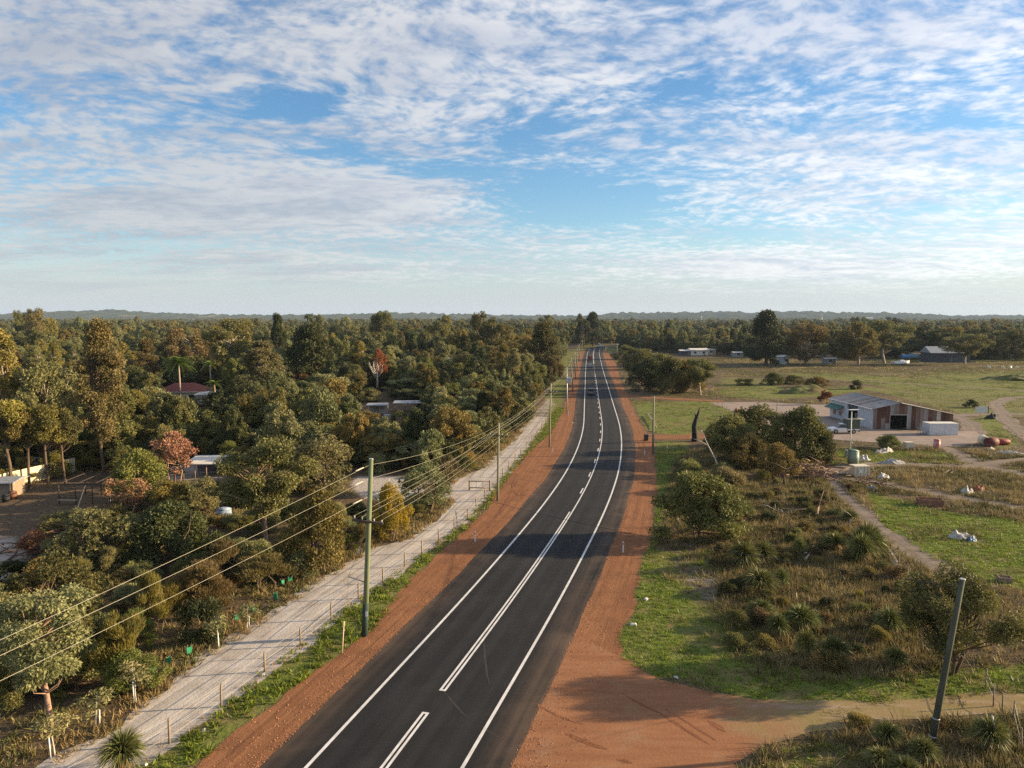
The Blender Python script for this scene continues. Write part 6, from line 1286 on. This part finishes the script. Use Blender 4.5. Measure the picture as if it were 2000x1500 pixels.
carport(735, 812, 4.5, 3.5, 2.3, 'grey roofed shelter in the clearing among the scrub', ROOFG, PINKW); carport(798, 806, 7.0, 4.0, 2.2, 'long open shelter on posts in the scrub clearing', ROOFG, None); carport(392, 938, 4.6, 5.2, 2.2, 'flat white roofed shed with purple grey wall behind the sage tree', ROOFW, solid('mauve_wall', (.25, .2, .22), None, 2, .7))
for i, (px, b) in enumerate([(700, 815), (760, 818)]):
    x, y = g(px, b); tag(MB().box((0, 0, .45), (2.4, 1.4, .9), taper=.92).build('water_trough', ROOFG, None, .05, (x, y, 0)), ('pale trough beside the grey shelter', 'pale trough between the two scrub shelters')[i], 'trough')
# ------------------------------------------------------------------ yard west of the track
cp = [Vector((*g(*p), 0)) for p in [(-60, 975), (25, 952), (148, 922)]]; e = empty('panel_fence', cp[0]); tag(e, 'cream metal panel fence behind the row of gums', 'fence'); M_CREAMF = solid('cream_sheet', (.74, .64, .40), (.66, .56, .34), 1, .5)
for a, b in ((cp[0], cp[1]), (cp[1], cp[2])):
    n = max(1, round((b - a).length / 2.4)); ang = math.atan2(b.y - a.y, b.x - a.x)
    for i in range(n):
        p = a.lerp(b, (i + .5) / n) - cp[0]; pn = MB().box(p + Vector((0, 0, 1.0)), ((b - a).length / n - .08, .04, 1.9), rz=ang).build('panel', M_CREAMF, e); q = a.lerp(b, i / n) - cp[0]; MB().box(q + Vector((0, 0, 1.0)), (.07, .07, 2.0), rz=ang).build('post', CREAM, e); MB().box(p + Vector((0, 0, 1.97)), ((b - a).length / n - .08, .06, .06), rz=ang).build('rail', CREAM, e)
x, y = g(38, 925); car((x - 1, y + 3.5, 0), 1.1, 'dark car parked behind the cream panel fence', CHAR, 'wagon', 'parked_car', 'car', 'parked vehicles')
def pipe_frame():
    a = Vector((*g(116, 984), 0)); b = Vector((*g(214, 986), 0)); d = (b - a); u = d.normalized(); v = Vector((-u.y, u.x, 0)) * 4.6; h = 2.3; e = empty('pipe_frame', a); tag(e, 'rusty open pipe frame of an unfinished shelter in the yard', 'frame'); m = solid('dark_pipe', (.07, .05, .04), (.04, .03, .026), 3, .7)
    for i in range(4):
        for j in (0, 1): p = d * (i / 3) + v * j; MB().tube([p, p + Vector((0, 0, h + .25 * j))], .06, 6).build('post', m, e)
        MB().tube([d * (i / 3) + Vector((0, 0, h)), d * (i / 3) + v + Vector((0, 0, h + .25))], .05, 6).build('rafter', m, e)
    for j in (0, 1): MB().tube([v * j + Vector((0, 0, h + .25 * j)), d + v * j + Vector((0, 0, h + .25 * j))], .055, 6).build('beam', m, e)
    MB().tube([Vector((0, 0, .7)), d * .4 + Vector((0, 0, .7))], .05, 6).build('rail', m, e); MB().box(d * .2 + Vector((0, -.4, .55)), (d.length * .35, .5, .06), rz=math.atan2(d.y, d.x)).build('bench_board', M_POST, e); MB().box(d * .93 + v * .5 + Vector((0, 0, 1.2)), (.06, 3.6, 2.1), rz=math.atan2(d.y, d.x)).build('wall_sheet', PINKW, e)
    tag(MB().tube([Vector((*g(149, 1000), .05)) - a, d * .55 + Vector((0, -.1, 2.2))], .05, 6).build('timber_plank', M_STAKE, None, 0, a), 'pale plank leaning on the rusty pipe frame', 'plank')
pipe_frame()
x, y = g(10, 968); house(-4, 972, 3.4, 2.6, 1.9, .3, M_POST, ROOFG, 'small grey garden shed at the picture edge below the cream fence', .1, False, 0, 'garden_shed', 'shed')
def drum(px, b, r, h, label, mat, name='drum', cat='drum', lying=False, rz=0.0, lidm=None):
    x, y = g(px, b); e = empty(name, (x, y, 0), rz); tag(e, label, cat)
    if lying: MB().tube([(-h / 2, 0, r), (-h / 2 + .08, 0, r), (h / 2 - .08, 0, r), (h / 2, 0, r)], [r * .86, r, r, r * .86], 14).build('shell', mat, e)
    else:
        MB().tube([(0, 0, 0), (0, 0, h * .33), (0, 0, h * .34), (0, 0, h * .66), (0, 0, h * .67), (0, 0, h)], [r, r, r * 1.03, r * 1.03, r, r], 16).build('shell', mat, e); MB().tube([(0, 0, h), (0, 0, h + r * .22)], [r * 1.02, r * .35], 16).build('lid', lidm or mat, e)
    return e
BRN = solid('brown_plastic', (.16, .07, .04), None, 2, .6); drum(25, 975, .45, .9, 'brown drum beside the small grey garden shed', BRN); drum(12, 980, .4, .8, 'dark drum touching the small grey garden shed', M_BLACK)
drum(438, 1018, .75, 1.3, 'blue and white corrugated tank in the bush', solid('pale_blue_tank', (.20, .27, .38), (.36, .40, .45), 1.2, .5), 'water_tank', 'tank')
# ------------------------------------------------------------------ things standing about the eastern paddock
x, y = g(1262, 861); e = empty('wheelie_bin', (x, y, 0), .2); tag(e, 'dark wheelie bin standing at the red driveway', 'bin'); M_BIN = solid('bin_plastic', (.02, .022, .02), (.03, .032, .03), 3, .5); MB().box((0, 0, .55), (.55, .6, .95), taper=1.18).build('body', M_BIN, e, .03); MB().box((0, -.02, 1.07), (.7, .76, .08), rx=.08).build('lid', M_BIN, e, .02)
for s in (-1, 1): MB().tube([(s * .24, .32, .12), (s * .30, .32, .12)], .12, 12).build('wheel', M_BLACK, e)
MB().tube([(-.25, .42, 1.02), (.25, .42, 1.02)], .025, 6).build('handle', M_BIN, e)
e = drum(1666, 908, .75, 2.1, 'pale green water tank beside the slim white pole', solid('green_tank', (.24, .30, .22), (.19, .24, .18), 2, .5), 'water_tank', 'tank')
def cont():
    ax, ay = g(1815, 850); e = empty('white_container', (ax, ay, 0)); tag(e, 'white site container standing against the shed’s rusty front', 'container'); w, d, h = 5.2, 2.4, 2.1
    n = 13
    for i in range(n): MB().box((w * (i + .5) / n, 0, h / 2), (w / n - .02, .05 + .03 * (i % 2), h - .1)).build('side_panel', WSHEET, e)
    MB().box((w / 2, d, h / 2), (w, .06, h - .1)).build('rear_panel', WSHEET, e)
    for xx in (0, w): MB().box((xx, d / 2, h / 2), (.06, d - .06, h - .1)).build('end_panel', WSHEET, e)
    MB().box((w / 2, d / 2, h), (w + .1, d + .1, .1)).build('roof', ROOFW, e, .02); MB().box((w / 2, d / 2, .06), (w, d, .12)).build('base', M_BLACK, e)
    x, y = g(1803, 850); s = empty('steel_steps', (x, y, 0)); tag(s, 'small steel frame steps beside the white container', 'steps')
    for xx in (-.5, .5):
        for yy in (0, .9): MB().tube([(xx, yy, 0), (xx, yy, 1.5)], .04, 6).build('leg', M_STEEL, s)
    for z in (.35, .7, 1.05): MB().box((0, .2 + z * .5, z), (1.0, .35, .05)).build('tread', M_STEEL, s)
cont()
def crate(px, b, w, d, h, label, mat, name='crate', cat='crate', rz=0.0, open_=False):
    x, y = g(px, b); e = empty(name, (x, y, 0), rz); tag(e, label, cat)
    for s in (-1, 1): MB().box((s * (w / 2 - .03), 0, h / 2 + .03), (.06, d, h)).build('end_board', mat, e); MB().box((0, s * (d / 2 - .03), h / 2 + .03), (w - .13, .06, h - .01)).build('side_board', mat, e)
    MB().box((0, 0, .05), (w - .13, d - .13, .06)).build('floor', mat, e)
    if not open_: MB().box((0, 0, h + .06), (w + .04, d + .04, .06)).build('lid', mat, e, .02)
    return e
IVORY = solid('ivory_plastic', (.70, .62, .46), (.58, .50, .36), 2, .5); e = crate(1678, 929, 2.1, 1.5, 1.35, 'cream coloured water cube standing by the dirt track corner', IVORY, 'water_cube', 'water cube', .1)
for k in range(4): MB().box((-.75 + .5 * k, -.79, .7), (.05, .04, 1.25)).build('cage_bar', M_STEEL, e)
MB().box((-.3, -.82, .75), (.5, .03, .5)).build('label_plate', M_WHITE, e)
crate(1774, 876, 1.3, 1.0, 1.0, 'small cream box in the brown grass before the shed', IVORY, 'box', 'box', .1); crate(1816, 987, 2.5, 1.3, .75, 'long rusty open bin tub in the grass beside the track', solid('rusty_tub', (.30, .16, .10), (.18, .085, .055), 1.5, .8), 'open_tub', 'tub', -.25, True); crate(1962, 1136, .95, .75, .4, 'brown wooden tray lying on the dark green grass', M_POST, 'wooden_tray', 'tray', -.3, True)
drum(1829, 878, .5, 1.6, 'red and white cylinder in the brown grass', solid('red_white_tank', (.42, .10, .09), (.6, .5, .48), .8, .5), 'gas_cylinder', 'cylinder'); drum(1921, 868, .75, 2.0, 'cream tank lying beside the red drums', IVORY, 'cream_tank', 'tank', True, 1.2); RD = solid('dark_red_steel', (.17, .035, .03), (.10, .03, .025), 2, .7); drum(1936, 872, .75, 1.9, 'dark red drum lying next to the cream tank', RD, 'steel_drum', 'drum', True, .3); drum(1958, 869, .5, 2.2, 'bright red drum lying furthest from the cream tank', solid('red_steel', (.30, .05, .04), None, 2, .6), 'steel_drum', 'drum', True, .1)
drum(1438, 812, .45, 1.4, 'red and white cylinder beside the yard fence', solid('red_cyl', (.5, .05, .05), (.55, .2, .18), .8, .4), 'gas_cylinder', 'cylinder')
def heap(px, b, w, d, h, label, mat, name, cat, seed=1):
    x, y = g(px, b); r = np.random.default_rng(seed); n = 26; u = np.linspace(-1, 1, n); X, Y = np.meshgrid(u, u, indexing='ij'); R = np.sqrt(X * X + Y * Y); Z = np.clip(1.05 - R ** 2.2 * (.75 + .7 * vnoise(X + 3, Y + 5, .5, seed + 9)), 0, 1) ** .6 * (.25 + 1.0 * vnoise(X + 9, Y + 9, .33, seed) * (.6 + .8 * vnoise(X + 2, Y + 7, .12, seed + 3))) * h * .8 - .03
    i = np.arange(n * n).reshape(n, n); Fq = np.stack([i[:-1, :-1], i[1:, :-1], i[1:, 1:], i[:-1, 1:]], -1).reshape(-1, 4); o = link(name, mesh_np(name, np.stack([X * w / 2, Y * d / 2, Z], -1).reshape(-1, 3), Fq, [mat], True), None, (x, y, 0)); o.rotation_euler = (0, 0, seed * .7 % 1 - .3); tag(o, label, cat); return o
WTARP = solid('white_tarp', (.60, .58, .55), (.30, .28, .26), 3.5, .5); BTARP = solid('blue_tarp', (.04, .13, .30), (.06, .19, .36), 2, .5); GTARP = solid('mixed_rubbish', (.60, .56, .50), (.12, .10, .09), 2.2, .8)
heap(1876, 1050, 2.6, 1.5, .75, 'white tarpaulin heap in the green paddock', WTARP, 'tarpaulin_heap', 'tarpaulin', 3); heap(1898, 1056, 1.2, .7, .45, 'blue tarpaulin next to the white heap', BTARP, 'blue_tarpaulin', 'tarpaulin', 4); heap(1688, 899, 2.4, 1.2, .8, 'white and blue rubbish beside the green water tank', WTARP, 'rubbish_heap', 'rubbish', 5); heap(1742, 905, 3.6, 1.6, .8, 'grey plastic bundles in front of the brown grass', solid('grey_plastic', (.36, .36, .36), (.22, .22, .22), 2, .6), 'plastic_bundle', 'rubbish', 6)
heap(1726, 883, 5.0, 1.8, .9, 'pale boards and sheets dumped before the shed', GTARP, 'board_heap', 'rubbish', 7); heap(1725, 934, 1.9, 1.0, .8, 'white bag heap at the end of the scrap', WTARP, 'bag_heap', 'rubbish', 8); heap(1703, 956, 1.5, .9, .6, 'teal and black junk on the scrap heap', solid('teal_junk', (.25, .36, .36), (.03, .03, .03), 1.4, .6), 'junk_heap', 'rubbish', 9); heap(1970, 886, 5.4, 1.6, .55, 'long white sheeting lying by the fence', WTARP, 'plastic_sheeting', 'sheeting', 10)
heap(1888, 962, 1.6, 1.2, .9, 'round pale boulder in the brown grass', solid('pale_stone', (.50, .48, .44), (.36, .34, .31), 1.5, .9), 'boulder', 'boulder', 11); heap(1912, 958, 1.5, 1.0, .9, 'rusty orange scrap next to the pale boulder', solid('orange_scrap', (.34, .13, .07), (.16, .07, .045), 1.5, .8), 'rusty_scrap', 'scrap', 12); heap(1948, 1228, .9, 2.4, .3, 'white plastic sheet on the grass behind the orange tree', WTARP, 'plastic_sheet', 'sheeting', 13); heap(1936, 872 + 6, 1.6, 1.0, .5, 'cream sack in front of the dark red drum', IVORY, 'cream_sack', 'sack', 14)
heap(1570, 768, 15, 6, 2.6, 'low grassy earth mound with a brown face', solid('mound_turf', (.085, .115, .026), (.12, .085, .045), .35, .95, bump=.6), 'earth_mound', 'mound', 15); heap(1980, 742, 22, 8, 1.8, 'low green mound at the paddock’s far edge', solid('mound_green', (.08, .10, .026), (.10, .09, .035), .4, .95, bump=.6), 'earth_mound', 'mound', 16); heap(1560, 720 - 2, 30, 8, .5, 'long low dry rise in the paddock', LEAF['tan'], 'dry_rise', 'rise', 17); heap(1890, 716, 40, 8, 1.1, 'reddish dry bracken bank in front of the grey house', LEAF['brown'], 'bracken_bank', 'bracken', 18)
def plank(p, q, label, mat=M_WHITE, w=.25):
    a, b = Vector((*g(*p), .12)), Vector((*g(*q), .18)); d = b - a; o = MB().box((0, 0, 0), (d.length, w, .05)).build('loose_plank', mat, None, 0, a.lerp(b, .5)); o.rotation_euler = (0, -math.asin(d.z / d.length), math.atan2(d.y, d.x)); tag(o, label, 'plank', 'planks lying about')
plank((1737, 1075), (1752, 1102), 'white plank lying beside the broken heath fence', w=.18); plank((1740, 1085), (1762, 1128), 'longer grey plank beside the broken heath fence', ROOFG, .5); plank((1763, 1134), (1771, 1137), 'square white board at the end of the grey plank', M_WHITE, .4); plank((1845, 925), (1856, 920), 'pale timber lying crossed in the brown grass', M_STAKE, .2); plank((1857, 925), (1867, 921), 'second pale timber lying in the brown grass', M_STAKE, .2); plank((1640, 926), (1660, 927), 'dark sheet of steel beside the cream water cube', GREYP, .8); plank((1585, 938), (1602, 930), 'white board on the heap of broken timber', M_WHITE, .4)
x, y = g(1914, 822); e = empty('notice_board', (x, y, 0)); tag(e, 'pale blank board raised on a post beside the dirt track', 'board'); z = h_at(y, 800); MB().tube([(0, 0, 0), (0, 0, z)], .06, 6).build('post', M_POST, e); MB().box((.15, -.08, z), (2.6, .06, 1.2)).build('panel', solid('faded_board', (.50, .56, .55), (.62, .6, .56), 1.2, .6), e); MB().box((1.55, -.05, z - .1), (.12, .12, 1.6)).build('side_post', RD, e)
heap(1936, 818, 2.6, 1.8, 1.3, 'dark scrap tangle with a pale end beside the board', M_BLACK, 'scrap_tangle', 'scrap', 19)
# boat, blue stalls beyond the paddock
x, y = g(1760, 711); e = empty('boat', (x, y, 0), .25); tag(e, 'white boat lying under the leaning gum', 'boat'); n = 9; vs = []; fs = []
for i in range(n):
    t = i / (n - 1); yy = -4.5 + 9 * t; w = 1.5 * math.sin(math.pi * min(1, .18 + .82 * t) ** .9) ** .7 if t < .98 else .08; h = .9 + .5 * t * t
    vs += [(yy, -w, .25 + .25 * t), (yy, -w * .9, h + .3), (yy, w * .9, h + .3), (yy, w, .25 + .25 * t), (yy, 0, 0.02)]
for i in range(n - 1):
    for k in range(5): fs.append((i * 5 + k, i * 5 + (k + 1) % 5, (i + 1) * 5 + (k + 1) % 5, (i + 1) * 5 + k))
MB().add(vs, fs + [(4, 3, 2, 1, 0)]).build('hull', M_WHITE, e); MB().box((0, 0, 1.6), (2.6, 1.6, .7), taper=.8).build('cabin', WSHEET, e, .05)
for px, b, w, m, lb in [(1770, 704, 3.5, BTARP, 'blue tarpaulin stall behind the boat'), (1786, 703, 4.5, solid('sky_blue_tarp', (.12, .26, .36), None, 2, .5), 'light blue tarpaulin stall next to the boat bow'), (1779, 700, 2.4, WTARP, 'white tent between the blue stalls')]:
    x, y = g(px, b); e = empty('tarp_stall', (x, y, 0)); tag(e, lb, 'stall'); MB().prism([(0, 1.2), (0, 2.0), (1.6, 3.0), (3.2, 2.0), (3.2, 1.2)], -w / 2, w / 2).build('cover', m, e)
    for s in (-1, 1):
        for yy in (.1, 3.1): MB().tube([(s * (w / 2 - .1), yy, 0), (s * (w / 2 - .1), yy, 1.3)], .05, 6).build('pole', M_STEEL, e)
for i, px in enumerate((1930, 1958, 1972, 1986)):
    x, y = g(px, 719 + i % 2); tag(MB().box((0, 0, .5), (1.5, 1.2, 1.0), rz=i, taper=.85).build('straw_block', IVORY, None, .1, (x, y, 0)), ('first', 'second', 'third', 'last')[i] + ' of the four pale blocks in line past the grey house', 'block', 'pale blocks past the grey house')
# the far skyline: lattice masts and roofs on the hills
def mast(px, top, y, label):
    z = h_at(y, top); x = (px - 1000) / F_PX * y; e = empty('lattice_mast', (x, y, 0)); tag(e, label, 'mast'); w = z * .09; mb = MB()
    for sx in (-1, 1):
        for sy in (-1, 1): mb.tube([(sx * w, sy * w, 0), (sx * .4, sy * .4, z)], [.35, .2], 4)
    k = 0
    while k < 6:
        a, b = k / 6, (k + 1) / 6; wa, wb = w + (.4 - w) * a, w + (.4 - w) * b
        for s in (-1, 1): mb.tube([(-wa, s * wa, z * a), (wb, s * wb, z * b)], .15, 4); mb.tube([(wa, s * wa, z * a), (-wb, s * wb, z * b)], .15, 4)
        k += 1
    mb.build('lattice', M_STEEL, e)
    for q in (.72, .86): MB().box((0, 0, z * q), (z * .2, .4, .4)).build('arm', M_STEEL, e)
mast(1602, 612, 2200, 'tall lattice mast on the skyline beyond the brown gum'); mast(1368, 612.5, 2600, 'thin lattice mast on the skyline left of the tallest tree')
for i, (px, top, y, w, lb) in enumerate([(1692, 620, 4600, 60, 'long white roof on the far hillside'), (1790, 636, 1900, 34, 'pale sheds showing between the far trees'), (1615, 640, 1700, 40, 'pinkish roofs below the lattice mast'), (1330, 626, 4300, 70, 'pale clearing roofs on the far hillside')]):
    z = h_at(y, top); e = empty('far_building', ((px - 1000) / F_PX * y, y, max(0, z - 9))); tag(e, lb, 'building'); MB().box((0, 0, 3.5), (w, 14, 7)).build('wall', WSHEET, e); MB().prism([(-7.5, 7), (0, 9.2), (7.5, 7)], -w / 2 - .5, w / 2 + .5).build('roof', ROOFW if i != 2 else PINKW, e)
# litter and lumps on the verges
LIT = [(1237, 1222, .5, 'white litter on the green verge corner'), (1262, 1172, .45, 'white sheet of litter on the eastern verge'), (1321, 1326, .35, 'small white card at the driveway mouth'), (1440, 1148, .3, 'white scrap beside a grass tree'), (1118, 827, .35, 'white scrap on the sealed road shoulder'), (398, 1430, .3, 'white scrap on the western verge weeds'), (282, 1497, .3, 'white ball of litter at the bottom of the verge'), (515, 1320, .3, 'white scrap at a fence post foot')]
for i, (px, b, s, lb) in enumerate(LIT): x, y = g(px, b); tag(MB().box((0, 0, .08), (s, s * .6, .10), rz=i, rx=.3, taper=.6).build('litter', WTARP, None, .02, (x, y, .03)), lb, 'litter', 'litter on the verges')
